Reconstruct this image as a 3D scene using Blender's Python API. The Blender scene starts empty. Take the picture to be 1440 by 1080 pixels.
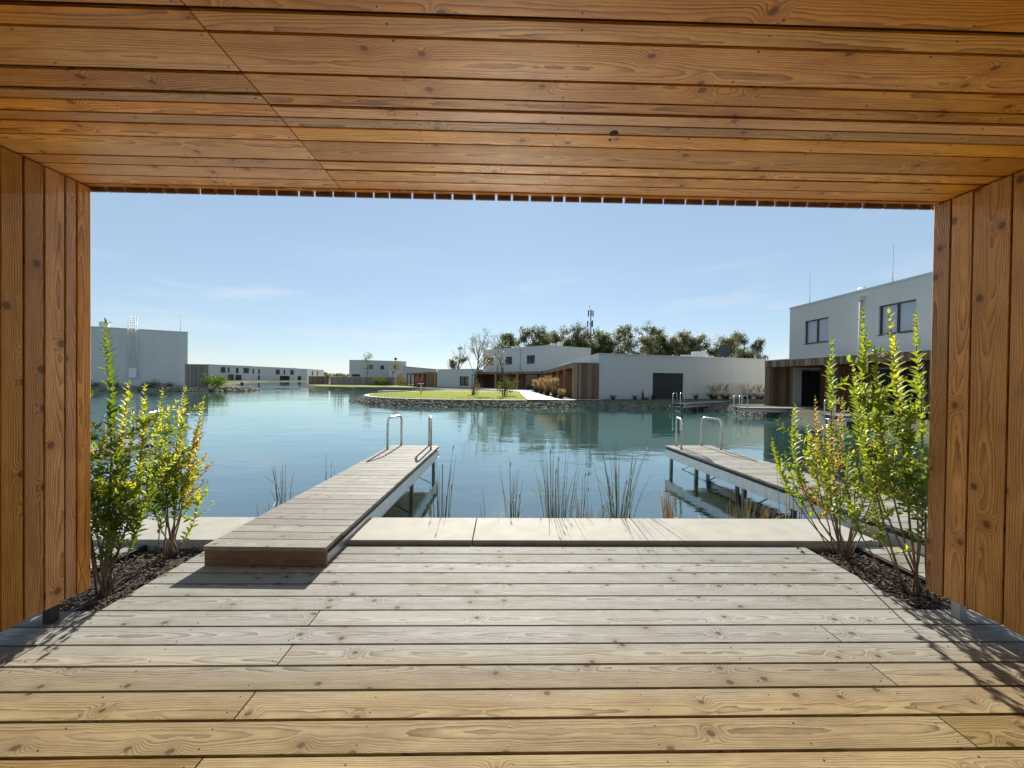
import bpy, bmesh, math, random
from mathutils import Vector, Matrix, noise
R = math.radians
random.seed(7)
S = bpy.context.scene
COL = S.collection

# ------------------------------------------------------------ camera, sky, sun, exposure
EYE = 1.395
cam = bpy.data.cameras.new('camera'); camo = bpy.data.objects.new('camera', cam); COL.objects.link(camo)
cam.sensor_width = 36.0; cam.lens = 541.0 / 1440.0 * 36.0
cam.clip_start = 0.02; cam.clip_end = 3000
yaw, pitch, roll = .022, -.0096, .0112
fw = Vector((math.sin(yaw)*math.cos(pitch), math.cos(yaw)*math.cos(pitch), math.sin(pitch)))
rt = Vector((math.cos(yaw), -math.sin(yaw), 0)); up = rt.cross(fw)
rt, up = rt*math.cos(roll)+up*math.sin(roll), up*math.cos(roll)-rt*math.sin(roll)
camo.matrix_world = Matrix(((rt.x, up.x, -fw.x, 0), (rt.y, up.y, -fw.y, 0), (rt.z, up.z, -fw.z, EYE), (0, 0, 0, 1)))
S.camera = camo

SUN_EL, SUN_AZ = 27.0, 0.0        # azimuth measured from +Y
SKY_STRENGTH, SUN_STRENGTH, EXPOSURE = 0.065, 4.9, 0.98
W = bpy.data.worlds.new('World'); S.world = W; W.use_nodes = True
nt = W.node_tree; nt.nodes.clear()
sky = nt.nodes.new('ShaderNodeTexSky'); sky.sky_type = 'NISHITA'; sky.sun_disc = False
sky.sun_elevation = R(SUN_EL); sky.sun_rotation = R(SUN_AZ)
sky.air_density = 1.0; sky.dust_density = 0.04; sky.ozone_density = 1.5; sky.altitude = 300
bg = nt.nodes.new('ShaderNodeBackground'); bg.inputs['Strength'].default_value = SKY_STRENGTH
wout = nt.nodes.new('ShaderNodeOutputWorld')
tc = nt.nodes.new('ShaderNodeTexCoord')
mp = nt.nodes.new('ShaderNodeMapping'); mp.inputs['Scale'].default_value = (1.6, 1.6, 9.0); mp.inputs['Rotation'].default_value = (0, R(7), 0)
cn = nt.nodes.new('ShaderNodeTexNoise'); cn.inputs['Scale'].default_value = 2.2; cn.inputs['Detail'].default_value = 7; cn.inputs['Roughness'].default_value = .58
cr = nt.nodes.new('ShaderNodeMapRange'); cr.inputs['From Min'].default_value = .52; cr.inputs['From Max'].default_value = .78
sx = nt.nodes.new('ShaderNodeSeparateXYZ')
el = nt.nodes.new('ShaderNodeMapRange'); el.inputs['From Min'].default_value = .34; el.inputs['From Max'].default_value = .03   # wisps only low in the sky
m1 = nt.nodes.new('ShaderNodeMath'); m1.operation = 'MULTIPLY'
m2 = nt.nodes.new('ShaderNodeMath'); m2.operation = 'MULTIPLY'; m2.inputs[1].default_value = .8
mx = nt.nodes.new('ShaderNodeMix'); mx.data_type = 'RGBA'; mx.inputs['B'].default_value = (7.0, 7.2, 7.4, 1)
lk = nt.links.new
lk(tc.outputs['Generated'], mp.inputs['Vector']); lk(mp.outputs[0], cn.inputs['Vector']); lk(cn.outputs['Fac'], cr.inputs['Value'])
lk(tc.outputs['Generated'], sx.inputs[0]); lk(sx.outputs['Z'], el.inputs['Value'])
lk(cr.outputs[0], m1.inputs[0]); lk(el.outputs[0], m1.inputs[1]); lk(m1.outputs[0], m2.inputs[0])
lk(m2.outputs[0], mx.inputs['Factor']); hz = nt.nodes.new('ShaderNodeMix'); hz.data_type = 'RGBA'; hz.inputs['Factor'].default_value = .60; hz.inputs['B'].default_value = (3.7, 4.9, 6.3, 1)   # thin haze evens the blue out
lk(sky.outputs[0], hz.inputs['A']); lk(hz.outputs['Result'], mx.inputs['A']); lk(mx.outputs['Result'], bg.inputs['Color']); lk(bg.outputs[0], wout.inputs['Surface'])

sl = bpy.data.lights.new('sun', 'SUN'); slo = bpy.data.objects.new('sun', sl); COL.objects.link(slo)
sl.energy = SUN_STRENGTH; sl.angle = R(0.5); sl.color = (1.0, .93, .82)
slo.rotation_euler = (-(R(90) - R(SUN_EL)), 0, -R(SUN_AZ))
S.view_settings.view_transform = 'Standard'; S.view_settings.look = 'None'; S.view_settings.exposure = EXPOSURE; S.view_settings.gamma = 1.0
S.cycles.max_bounces = 8; S.cycles.diffuse_bounces = 5; S.cycles.glossy_bounces = 4; S.cycles.transparent_max_bounces = 10
S.cycles.sample_clamp_indirect = 6.0
S.cycles.caustics_reflective = True
S.cycles.use_denoising = True

# ------------------------------------------------------------ material helpers
class NT:
    def __init__(s, name):
        s.m = bpy.data.materials.new(name); s.m.use_nodes = True
        s.t = s.m.node_tree; s.t.nodes.clear(); s.out = s.t.nodes.new('ShaderNodeOutputMaterial')
    def n(s, typ, ins=None, **kw):
        nd = s.t.nodes.new('ShaderNode' + typ)
        for k, v in kw.items(): setattr(nd, k, v)
        for k, v in (ins or {}).items(): s.set(nd, k, v)
        return nd
    def set(s, nd, k, v):
        i = nd.inputs[k]
        if isinstance(v, bpy.types.NodeSocket): s.t.links.new(v, i)
        else: i.default_value = v
    def math(s, op, a, b=0.0, c=None, clamp=False):
        nd = s.n('Math', {0: a, 1: b}, operation=op); nd.use_clamp = clamp
        if c is not None: s.set(nd, 2, c)
        return nd.outputs[0]
    def mix(s, f, a, b, mode='MIX'):
        nd = s.n('Mix', {'Factor': f, 'A': a, 'B': b}, data_type='RGBA', blend_type=mode)
        return nd.outputs['Result']
    def noise(s, vec, scale, detail=3, rough=.5, dist=0.0):
        return s.n('TexNoise', {'Vector': vec, 'Scale': scale, 'Detail': detail, 'Roughness': rough, 'Distortion': dist}).outputs['Fac']
    def rng(s, v, a, b, c=0.0, d=1.0):
        return s.n('MapRange', {'Value': v, 'From Min': a, 'From Max': b, 'To Min': c, 'To Max': d}).outputs[0]
    def xyz(s, x, y, z): return s.n('CombineXYZ', {0: x, 1: y, 2: z}).outputs[0]
    def pos(s): return s.n('NewGeometry').outputs['Position']
    def finish(s, shader): s.t.links.new(shader, s.out.inputs['Surface']); return s.m
def rgb(*c): return (c[0], c[1], c[2], 1)

def wood(name, light, dark, rough=.55, spec=.4, contrast=1.0, weather=None, grey=(.40, .385, .35), stripes=True, ringf=150.0, vary=.25, saw=0.0, bump=.35, knots=.70, ksize=1.0):
    """boards: uv.x runs along the board in metres, uv.y across it, attribute rnd is one number per board"""
    N = NT(name)
    uv = N.n('UVMap').outputs[0]; sp = N.n('SeparateXYZ', {0: uv}); u, v = sp.outputs[0], sp.outputs[1]
    r = N.n('Attribute', attribute_name='rnd').outputs['Fac']
    uo = N.math('ADD', u, N.math('MULTIPLY', r, 71.0)); vo = N.math('ADD', v, N.math('MULTIPLY', r, 37.0))
    # knots
    kv = N.n('TexVoronoi', {'Vector': N.xyz(N.math('MULTIPLY', uo, .8), vo, 0.0), 'Scale': 6.0, 'Randomness': 1.0}, voronoi_dimensions='2D', feature='F1')
    kd = kv.outputs['Distance']; kc = N.n('SeparateColor', {0: kv.outputs['Color']}).outputs[0]
    pick = N.math('GREATER_THAN', kc, knots)
    halo = N.math('MULTIPLY', N.math('POWER', 2.718, N.math('MULTIPLY', N.math('MULTIPLY', kd, kd), -26.0)), pick)
    # rings: distance from a heart that wanders along the board
    slow = N.noise(N.xyz(N.math('MULTIPLY', uo, .55), N.math('MULTIPLY', vo, .5), 3.1), 1.0, 2, .45)
    slow2 = N.noise(N.xyz(N.math('MULTIPLY', uo, 3.2), N.math('MULTIPLY', vo, 5.0), 9.0), 1.0, 3, .55)
    vc = N.math('SUBTRACT', v, N.math('MULTIPLY', N.math('SUBTRACT', slow, .5), .10))
    h = N.math('ADD', N.math('MULTIPLY', slow, .12), N.math('MULTIPLY', halo, .028))
    d = N.math('SQRT', N.math('ADD', N.math('MULTIPLY', vc, vc), N.math('MULTIPLY', h, h)))
    fine = N.noise(N.xyz(N.math('MULTIPLY', uo, 2.2), N.math('MULTIPLY', vo, 70.0), 4.0), 1.0, 4, .65)
    d = N.math('ADD', N.math('ADD', d, N.math('MULTIPLY', slow2, .013)), N.math('MULTIPLY', fine, .0055))
    ph = N.math('MULTIPLY', d, ringf)
    saww = N.math('FRACT', ph)
    ring = N.math('POWER', saww, 2.0)
    ring = N.math('MULTIPLY', ring, N.rng(N.noise(N.xyz(N.math('MULTIPLY', uo, 2.0), N.math('MULTIPLY', vo, 30.0), 1.0), 1.0, 2), .3, .7, .35, 1.0))
    fib = N.noise(N.xyz(N.math('MULTIPLY', uo, 9.0), N.math('MULTIPLY', vo, 150.0), 0.0), 1.0, 5, .8)
    blot = N.noise(N.xyz(N.math('MULTIPLY', uo, 2.4), N.math('MULTIPLY', vo, 8.0), 5.0), 1.0, 4, .6)
    f = N.math('ADD', N.math('MULTIPLY', ring, .95*contrast), N.math('MULTIPLY', N.math('SUBTRACT', fib, .40), 1.0*contrast), clamp=True)
    c = N.mix(f, rgb(*light), rgb(*dark))
    c = N.mix(N.rng(blot, .42, .75, 0, .42*contrast), c, rgb(dark[0]*1.15, dark[1]*1.05, dark[2]))
    if weather:
        y = N.n('SeparateXYZ', {0: N.pos()}).outputs[1]
        wn = N.noise(N.xyz(uo, N.math('MULTIPLY', vo, 9.0), 0.0), 1.6, 4, .6)
        wf = N.rng(N.math('ADD', y, N.math('MULTIPLY', N.math('SUBTRACT', wn, .5), weather[2])), weather[0], weather[1], 0, weather[3])
        g = N.mix(f, rgb(*grey), rgb(grey[0]*.42, grey[1]*.39, grey[2]*.35))
        c = N.mix(wf, c, g)
    stain = N.noise(N.n('VectorMath', {0: N.pos(), 1: (1.3, 2.6, 1.0)}, operation='MULTIPLY').outputs[0], 1.0, 6, .65)
    c = N.mix(N.rng(stain, .50, .80, 0, .5), c, rgb(dark[0]*1.2, dark[1]*1.2, dark[2]*1.3))
    kn = N.math('MULTIPLY', N.rng(N.math('ADD', kd, N.math('MULTIPLY', N.math('SUBTRACT', slow2, .5), .10)), .05*ksize, .085*ksize, 1, 0), pick)
    c = N.mix(N.math('MULTIPLY', kn, .8), c, rgb(dark[0]*.40, dark[1]*.34, dark[2]*.30))
    c = N.mix(N.math('MULTIPLY', halo, .30), c, rgb(dark[0]*.9, dark[1]*.8, dark[2]*.7))
    hs = N.n('HueSaturation', {'Color': c, 'Hue': N.rng(N.math('FRACT', N.math('MULTIPLY', r, 7.3)), 0, 1, .4955, .5035), 'Saturation': N.rng(N.math('FRACT', N.math('MULTIPLY', r, 3.1)), 0, 1, .88, 1.08),
                               'Value': N.rng(N.math('FRACT', N.math('MULTIPLY', r, 13.7)), 0, 1, 1-vary, 1+vary*.6)})
    hgt = N.math('ADD', N.math('MULTIPLY', fib, .8), N.math('MULTIPLY', ring, -.6))
    if saw:
        hgt = N.math('ADD', hgt, N.math('MULTIPLY', N.math('SINE', N.math('ADD', N.math('MULTIPLY', u, 420.0), N.math('MULTIPLY', v, 120.0))), saw))
    bp = N.n('Bump', {'Strength': bump, 'Distance': .0016, 'Height': hgt})
    p = N.n('BsdfPrincipled', {'Base Color': hs.outputs[0], 'Roughness': N.rng(fib, .2, .8, rough-.08, rough+.12), 'Specular IOR Level': spec, 'Normal': bp.outputs[0]})
    return N.finish(p.outputs[0])

def plain(name, col, rough=.6, metal=0.0, spec=.5, var=0.0, scale=4.0, bump=0.0, bscale=60.0):
    N = NT(name); ps = N.pos(); c = rgb(*col)
    if var:
        nz = N.noise(ps, scale, 5, .6)
        c = N.mix(N.rng(nz, .3, .7), rgb(*[x*(1-var) for x in col]), rgb(*[min(1, x*(1+var)) for x in col]))
    ins = {'Base Color': c, 'Roughness': rough, 'Metallic': metal, 'Specular IOR Level': spec}
    if bump: ins['Normal'] = N.n('Bump', {'Strength': bump, 'Distance': .004, 'Height': N.noise(ps, bscale, 4, .6)}).outputs[0]
    return N.finish(N.n('BsdfPrincipled', ins).outputs[0])

def render_wall(name, col):
    N = NT(name); ps = N.pos(); s = N.n('SeparateXYZ', {0: ps})
    big = N.noise(ps, .35, 5, .6); streak = N.noise(N.xyz(N.math('MULTIPLY', N.math('ADD', s.outputs[0], s.outputs[1]), 1.6), 0.0, N.math('MULTIPLY', s.outputs[2], .12)), 1.0, 4, .6)
    c = N.mix(N.rng(big, .3, .7, 0, .16), rgb(*col), rgb(col[0]*.8, col[1]*.8, col[2]*.8))
    c = N.mix(N.rng(streak, .5, .8, 0, .24), c, rgb(col[0]*.6, col[1]*.6, col[2]*.56))
    foot = N.math('MULTIPLY', N.rng(N.math('ADD', s.outputs[2], N.math('MULTIPLY', N.noise(ps, 3.0, 4), .5)), .25, .75, 1, 0), .4)   # splash dirt at the foot of the wall
    c = N.mix(foot, c, rgb(.3, .29, .25))
    b = N.n('Bump', {'Strength': .3, 'Distance': .01, 'Height': N.noise(ps, 14.0, 5, .7)})
    return N.finish(N.n('BsdfPrincipled', {'Base Color': c, 'Roughness': .85, 'Specular IOR Level': .25, 'Normal': b.outputs[0]}).outputs[0])

def leaf_mat(name, stops, trans=.45, rough=.45):
    N = NT(name); a = N.n('Attribute', attribute_name='tint').outputs['Fac']
    cr = N.n('ValToRGB', {0: a}); e = cr.color_ramp.elements
    while len(e) < len(stops): e.new(.5)
    for el_, (p, c) in zip(e, stops): el_.position = p; el_.color = rgb(*c)
    c = cr.outputs[0]
    bs = N.n('BsdfPrincipled', {'Base Color': c, 'Roughness': rough, 'Specular IOR Level': .35})
    tr = N.n('BsdfTranslucent', {'Color': N.mix(.5, c, N.mix(1.0, c, rgb(2.2, 2.1, .9), 'MULTIPLY'))})
    ms = N.n('MixShader', {0: trans, 1: bs.outputs[0], 2: tr.outputs[0]})
    return N.finish(ms.outputs[0])

M = {}
M['deck'] = wood('deck boards larch', (.38, .29, .13), (.125, .075, .028), rough=.72, spec=.14, knots=.6, weather=(1.62, 2.05, .35, 1.0), grey=(.365, .365, .338), vary=.24, contrast=1.2)
M['jetty_boards'] = wood('weathered grey boards', (.37, .355, .305), (.13, .118, .095), rough=.72, spec=.16, vary=.22, contrast=.95)
M['riser'] = wood('brown riser board', (.27, .20, .12), (.13, .085, .045), rough=.65, spec=.25, vary=.1)
M['ceiling'] = wood('warm soffit boards', (.96, .485, .105), (.31, .098, .013), rough=.33, spec=.65, vary=.30, contrast=1.1, bump=1.0, knots=.62)
M['wall_boards'] = wood('oiled larch wall boards', (.75, .38, .11), (.23, .076, .015), rough=.56, spec=.3, vary=.30, contrast=1.1, knots=.55, ksize=1.45, saw=.12)
M['gap'] = plain('dark red brown groove', (.022, .008, .006), .9)
M['fascia'] = plain('weathered fascia board', (.19, .10, .07), .8, var=.3, scale=9)
M['far_wood'] = wood('weathered larch cladding', (.28, .19, .125), (.13, .075, .045), rough=.8, spec=.15, vary=.55, contrast=.6, bump=.1)
M['far_wood_red'] = wood('sheltered red brown cladding', (.30, .125, .055), (.17, .06, .027), rough=.8, spec=.15, vary=.25, contrast=.5, bump=.1)
M['grey_wood'] = wood('grey weathered fence boards', (.27, .245, .21), (.16, .14, .12), rough=.8, spec=.15, vary=.3, contrast=.5, bump=.1)
M['steel'] = plain('brushed steel', (.72, .71, .68), .24, metal=1.0)
M['galv'] = plain('galvanised steel', (.55, .56, .56), .42, metal=.85, var=.12, scale=14)
M['leg_steel'] = plain('dull wet steel', (.15, .15, .14), .5, metal=.5, var=.2, scale=10)
M['black'] = plain('black rubber', (.014, .014, .015), .8)
M['dark_metal'] = plain('dark grey metal', (.045, .048, .052), .5, metal=.3)
M['concrete'] = plain('pale concrete', (.35, .335, .285), .8, var=.12, scale=5, bump=.25, bscale=90)
M['kerb'] = plain('pale kerb concrete', (.62, .60, .54), .8, var=.1, scale=3)
M['path'] = plain('pale paving', (.58, .55, .5), .85, var=.1, scale=2.5)
M['white'] = render_wall('white render', (.52, .525, .495))
M['cap'] = plain('light metal coping', (.5, .51, .52), .5, metal=.4)
M['door'] = plain('anthracite door', (.030, .034, .034), .6, spec=.25)
M['frame'] = plain('anthracite frame', (.028, .03, .033), .45)
M['flat_roof'] = plain('grey roof gravel', (.3, .3, .29), .9, var=.2)
M['ac'] = plain('pale unit casing', (.62, .62, .6), .5, var=.05)
M['fan'] = plain('dark fan grille', (.05, .05, .055), .5)
M['bark'] = plain('bark', (.10, .075, .055), .9, var=.35, scale=12)
M['twig'] = plain('shrub bark', (.19, .125, .075), .85, var=.3, scale=30)
M['far_bark'] = plain('grey bark', (.12, .105, .09), .9, var=.2)
M['reed'] = leaf_mat('reed blades', [(0, (.06, .06, .03)), (.4, (.13, .13, .05)), (.7, (.16, .20, .05)), (1, (.40, .20, .07))], .25)
M['shrub_leaf'] = leaf_mat('privet leaves', [(0, (.045, .075, .018)), (.3, (.10, .155, .026)), (.55, (.21, .27, .035)), (.75, (.40, .38, .055)), (.88, (.24, .135, .06)), (1, (.16, .075, .042))], .58)
M['tree_leaf'] = leaf_mat('grey green tree leaves', [(0, (.05, .062, .034)), (.5, (.085, .098, .052)), (1, (.14, .135, .072))], .5)
M['young_leaf'] = leaf_mat('autumn leaves', [(0, (.06, .08, .025)), (.5, (.14, .13, .045)), (1, (.20, .135, .055))], .4)
M['red_leaf'] = leaf_mat('red leaves', [(0, (.13, .035, .03)), (1, (.25, .095, .07))], .4)
M['plume'] = leaf_mat('dry plumes', [(0, (.26, .18, .09)), (.5, (.52, .40, .23)), (1, (.74, .62, .42))], .4)
M['tuft'] = leaf_mat('tuft blades', [(0, (.025, .04, .014)), (.6, (.07, .10, .025)), (1, (.20, .19, .06))], .35)
M['grass'] = leaf_mat('lawn blades', [(0, (.14, .20, .02)), (1, (.27, .30, .04))], .45)
M['chip'] = plain('bark mulch', (.10, .065, .042), .9, var=.6, scale=25)
M['stone'] = plain('grey brown stone', (.165, .14, .10), .85, var=.45, scale=2.2, bump=.3, bscale=12)
M['sign'] = plain('pale sign plate', (.6, .6, .58), .5)

def glass_mat():
    N = NT('dark window glass')
    return N.finish(N.n('BsdfPrincipled', {'Base Color': rgb(.02, .026, .032), 'Roughness': .07, 'Specular IOR Level': .35}).outputs[0])
M['glass'] = glass_mat()
M['sky_reflection_glass'] = plain('glass with painted sky reflection', (.34, .37, .39), .12, spec=.6)  # bright sky reflection painted into the pane colour, nothing hangs behind

def soil_mat():
    N = NT('dark soil'); ps = N.pos()
    c = N.mix(N.rng(N.noise(ps, 30, 5, .7), .35, .65), rgb(.018, .013, .010), rgb(.07, .05, .036))
    b = N.n('Bump', {'Strength': 1.0, 'Distance': .02, 'Height': N.noise(ps, 45, 5, .7)})
    return N.finish(N.n('BsdfPrincipled', {'Base Color': c, 'Roughness': .95, 'Normal': b.outputs[0]}).outputs[0])
M['soil'] = soil_mat()

def ground_mat():
    N = NT('ground'); ps = N.pos()
    z = N.n('SeparateXYZ', {0: ps}).outputs[2]
    big = N.noise(ps, .08, 5, .6)
    land = N.mix(N.rng(big, .4, .6), rgb(.085, .08, .05), rgb(.075, .095, .032))
    land = N.mix(N.rng(N.noise(ps, 3.0, 4, .6), .35, .7), land, rgb(.13, .12, .085))
    vo = N.n('TexVoronoi', {'Vector': ps, 'Scale': 16.0}); pc = N.n('SeparateColor', {0: vo.outputs['Color']}).outputs[0]
    peb = N.mix(pc, rgb(.05, .055, .035), rgb(.20, .20, .16))
    peb = N.mix(N.rng(N.noise(ps, 1.1, 4, .6), .42, .62), peb, rgb(.032, .052, .012))   # algae on the pebbles
    deep = N.mix(N.rng(N.noise(ps, .25, 3), .35, .65), rgb(.020, .115, .10), rgb(.028, .15, .125))
    bed = N.mix(N.rng(N.math('ADD', z, N.math('MULTIPLY', N.math('SUBTRACT', N.noise(ps, .8, 3), .5), .35)), -1.0, -1.75), peb, deep)
    c = N.mix(N.rng(z, -.12, -.30), land, bed)
    b = N.n('Bump', {'Strength': .5, 'Distance': .03, 'Height': vo.outputs['Distance']})
    return N.finish(N.n('BsdfPrincipled', {'Base Color': c, 'Roughness': .95, 'Specular IOR Level': .1, 'Normal': b.outputs[0]}).outputs[0])
M['ground'] = ground_mat()

def lawn_mat():
    N = NT('lawn'); ps = N.pos()
    c = N.mix(N.rng(N.noise(ps, .7, 5, .65), .35, .65), rgb(.20, .25, .025), rgb(.28, .30, .04))
    c = N.mix(N.rng(N.noise(ps, 9.0, 4, .7), .5, .8, 0, .5), c, rgb(.13, .17, .025))
    b = N.n('Bump', {'Strength': 1.0, 'Distance': .06, 'Height': N.noise(ps, 16, 5, .7)})
    return N.finish(N.n('BsdfPrincipled', {'Base Color': c, 'Roughness': .9, 'Specular IOR Level': .1, 'Normal': b.outputs[0]}).outputs[0])
M['lawn'] = lawn_mat()

def water_mat():
    N = NT('lake water'); ps = N.pos(); s = N.n('SeparateXYZ', {0: ps})
    v1 = N.xyz(N.math('MULTIPLY', s.outputs[0], .55), s.outputs[1], 0.0)
    n1 = N.noise(v1, 1.5, 3, .5, .3); n2 = N.noise(v1, 6.5, 3, .55, .4); n3 = N.noise(v1, .22, 3, .6)
    calm = N.rng(n3, .40, .62, .35, 1.0)
    hgt = N.math('MULTIPLY', N.math('ADD', n1, N.math('MULTIPLY', n2, .22)), calm)
    b = N.n('Bump', {'Strength': .6, 'Distance': .022, 'Height': hgt})
    fr = N.math('POWER', N.n('Fresnel', {'IOR': 1.33, 'Normal': b.outputs[0]}).outputs[0], .43)
    gl = N.n('BsdfGlossy', {'Color': rgb(.93, 1.0, .96), 'Roughness': .035, 'Normal': b.outputs[0]})
    tr = N.n('BsdfTransparent', {'Color': rgb(.80, .92, .90)})
    turbid = N.n('BsdfDiffuse', {'Color': N.mix(N.rng(N.noise(ps, .12, 3), .35, .65), rgb(.065, .205, .175), rgb(.075, .235, .20))})   # suspended silt
    dep = N.rng(s.outputs[1], 6.0, 12.0, .07, .60)                                                                    # deeper water away from the slab shelf
    body = N.n('MixShader', {0: dep, 1: tr.outputs[0], 2: turbid.outputs[0]})
    return N.finish(N.n('MixShader', {0: fr, 1: body.outputs[0], 2: gl.outputs[0]}).outputs[0])
M['water'] = water_mat()

# ------------------------------------------------------------ object helpers
def tag(o, label=None, cat=None, group=None, kind=None):
    if label: o['label'] = label
    if cat: o['category'] = cat
    if group: o['group'] = group
    if kind: o['kind'] = kind
    return o
def thing(name, label, cat, loc=(0, 0, 0), group=None):
    o = bpy.data.objects.new(name, None); o.empty_display_size = .2; COL.objects.link(o); o.location = loc
    return tag(o, label, cat, group)
def origin(o):
    v = Vector((0, 0, 0))
    while o is not None: v += Vector(o.location); o = o.parent
    return v
def link(name, bm, mats, parent=None, smooth=False, bevel=0.0, loc=None):
    """one mesh object; the bmesh is in world coordinates"""
    base = origin(parent) if parent else Vector((0, 0, 0))
    lo = Vector(loc) if loc is not None else base
    bmesh.ops.translate(bm, verts=bm.verts, vec=-lo)
    me = bpy.data.meshes.new(name); bm.to_mesh(me); bm.free()
    if not isinstance(mats, (list, tuple)): mats = [mats]
    for m in mats: me.materials.append(M[m] if isinstance(m, str) else m)
    if smooth:
        for p in me.polygons: p.use_smooth = True
    o = bpy.data.objects.new(name, me); COL.objects.link(o)
    if parent: o.parent = parent
    o.location = lo - base
    if bevel:
        b = o.modifiers.new('bevel', 'BEVEL'); b.width = bevel; b.segments = 2; b.limit_method = 'ANGLE'; b.angle_limit = R(50)
    return o
def struct(name, bm, m, **k): return tag(link(name, bm, m, **k), kind='structure')
def copy_tree(o, parent=None):
    c = o.copy(); COL.objects.link(c); c.parent = parent
    for ch in o.children: copy_tree(ch, c)
    return c
def new():
    bm = bmesh.new(); bm.loops.layers.uv.new('UVMap'); bm.faces.layers.float.new('rnd'); bm.faces.layers.float.new('tint'); return bm
def quad(bm, pts, mi=0, r=0.0, uvs=None, tint=0.0):
    f = bm.faces.new([bm.verts.new(p) for p in pts]); f.material_index = mi
    f[bm.faces.layers.float['rnd']] = r; f[bm.faces.layers.float['tint']] = tint
    if uvs:
        l = bm.loops.layers.uv.active
        for lp, q in zip(f.loops, uvs): lp[l].uv = q
    return f
def board(bm, x0, x1, y0, y1, z0, z1, axis=0, mi=0, r=None, xf=None):
    """a box whose grain runs along axis; uv in metres centred on the board's width"""
    if r is None: r = random.random()
    if x1 < x0: x0, x1 = x1, x0
    if y1 < y0: y0, y1 = y1, y0
    if z1 < z0: z0, z1 = z1, z0
    P = [Vector((x, y, z)) for z in (z0, z1) for y in (y0, y1) for x in (x0, x1)]
    mid = Vector(((x0+x1)/2, (y0+y1)/2, (z0+z1)/2)); off = (r*917.0 % 1.0 - .5) * .12
    vs = [bm.verts.new(xf @ p if xf else p) for p in P]
    uvl = bm.loops.layers.uv.active; rl = bm.faces.layers.float['rnd']
    oth = [a for a in (0, 1, 2) if a != axis]
    for idx in ((0, 2, 3, 1), (4, 5, 7, 6), (0, 1, 5, 4), (2, 6, 7, 3), (0, 4, 6, 2), (1, 3, 7, 5)):
        f = bm.faces.new([vs[i] for i in idx]); f.material_index = mi; f[rl] = r
        d = [max(P[i][a] for i in idx) - min(P[i][a] for i in idx) for a in (0, 1, 2)]
        na = d.index(min(d))
        for lp, i in zip(f.loops, idx):
            q = P[i] - mid
            if na == axis: lp[uvl].uv = (q[oth[0]]*.15, q[oth[1]] + off)
            else:
                va = [a for a in oth if a != na][0]
                lp[uvl].uv = (q[axis], q[va] + off)
def box(bm, a, b, mi=0, xf=None, r=0.0): board(bm, a[0], b[0], a[1], b[1], a[2], b[2], 2, mi, r, xf)
def tube(bm, pts, rad, seg=6, mi=0, cap=True, tint=0.0):
    pts = [Vector(p) for p in pts]; n = len(pts)
    if not hasattr(rad, '__len__'): rad = [rad]*n
    rings = []; u = None; tl = bm.faces.layers.float.get('tint')
    for i, p in enumerate(pts):
        t = (pts[min(i+1, n-1)] - pts[max(i-1, 0)]).normalized()
        if u is None: u = t.orthogonal().normalized()
        u = (u - t*u.dot(t)); u = u.normalized() if u.length > 1e-6 else t.orthogonal().normalized()
        w = t.cross(u)
        rings.append([bm.verts.new(p + (u*math.cos(a*2*math.pi/seg) + w*math.sin(a*2*math.pi/seg))*rad[i]) for a in range(seg)])
    for i in range(n-1):
        for a in range(seg):
            f = bm.faces.new((rings[i][a], rings[i][(a+1) % seg], rings[i+1][(a+1) % seg], rings[i+1][a])); f.material_index = mi; f.smooth = True
            if tl: f[tl] = tint
    if cap:
        for rg in (rings[0][::-1], rings[-1]):
            f = bm.faces.new(rg); f.material_index = mi
            if tl: f[tl] = tint
def disc(bm, c, nrm, rad, h, mi, seg=7):
    c = Vector(c); nrm = Vector(nrm); tube(bm, [c, c + nrm*h], rad, seg, mi)

# ------------------------------------------------------------ the lake, the ground
WL = -.30
LAKE = [(14.4, 3.8), (-45, 3.8), (-54, 30), (-49.5, 43.2), (-41, 48.3), (-39.2, 46.8), (-36.2, 46.0), (-33.8, 47.2), (-32.6, 49.5), (-34.5, 53), (-40, 60), (-52, 72), (-70, 100), (-92, 140),
        (-97, 160), (-95, 185), (-94, 215), (-86, 224), (-70, 175), (-54, 120), (-44, 87), (-41, 80.5), (-36, 72), (-30, 62.5), (-25, 59.5), (-19, 60.5), (-14, 60), (-10, 56.5), (-7.6, 51), (-7.2, 46.5), (-8.4, 42),
        (-10.3, 37.5), (-11.6, 33.5), (-11.2, 30.8), (-10.6, 28.8), (-9.3, 27.0), (-7.6, 25.6), (-5.5, 24.75), (-2, 24.6), (1.5, 24.8), (5.0, 25.2), (8.5, 25.0), (10.8, 25.4), (12.3, 25.2), (13.4, 23.8), (13.9, 22.2), (14.3, 20.6), (14.6, 17.0), (14.6, 10.0)]
def resample(poly, step):
    out = []
    for i, a in enumerate(poly):
        b = poly[(i+1) % len(poly)]; n = max(1, int(math.hypot(b[0]-a[0], b[1]-a[1])/step))
        for k in range(n): out.append((a[0]+(b[0]-a[0])*k/n, a[1]+(b[1]-a[1])*k/n))
    return out
def smooth_poly(p, it=2):
    for _ in range(it):
        q = []
        for i in range(len(p)):
            a, b, c = p[i-1], p[i], p[(i+1) % len(p)]
            q.append(b if b[1] < 4.2 else ((a[0]+2*b[0]+c[0])/4, (a[1]+2*b[1]+c[1])/4))
        p = q
    return p
shore = smooth_poly(resample(LAKE, 1.0), 3)
def landz(x, y): return -.16 if y < 6 else .10
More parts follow.
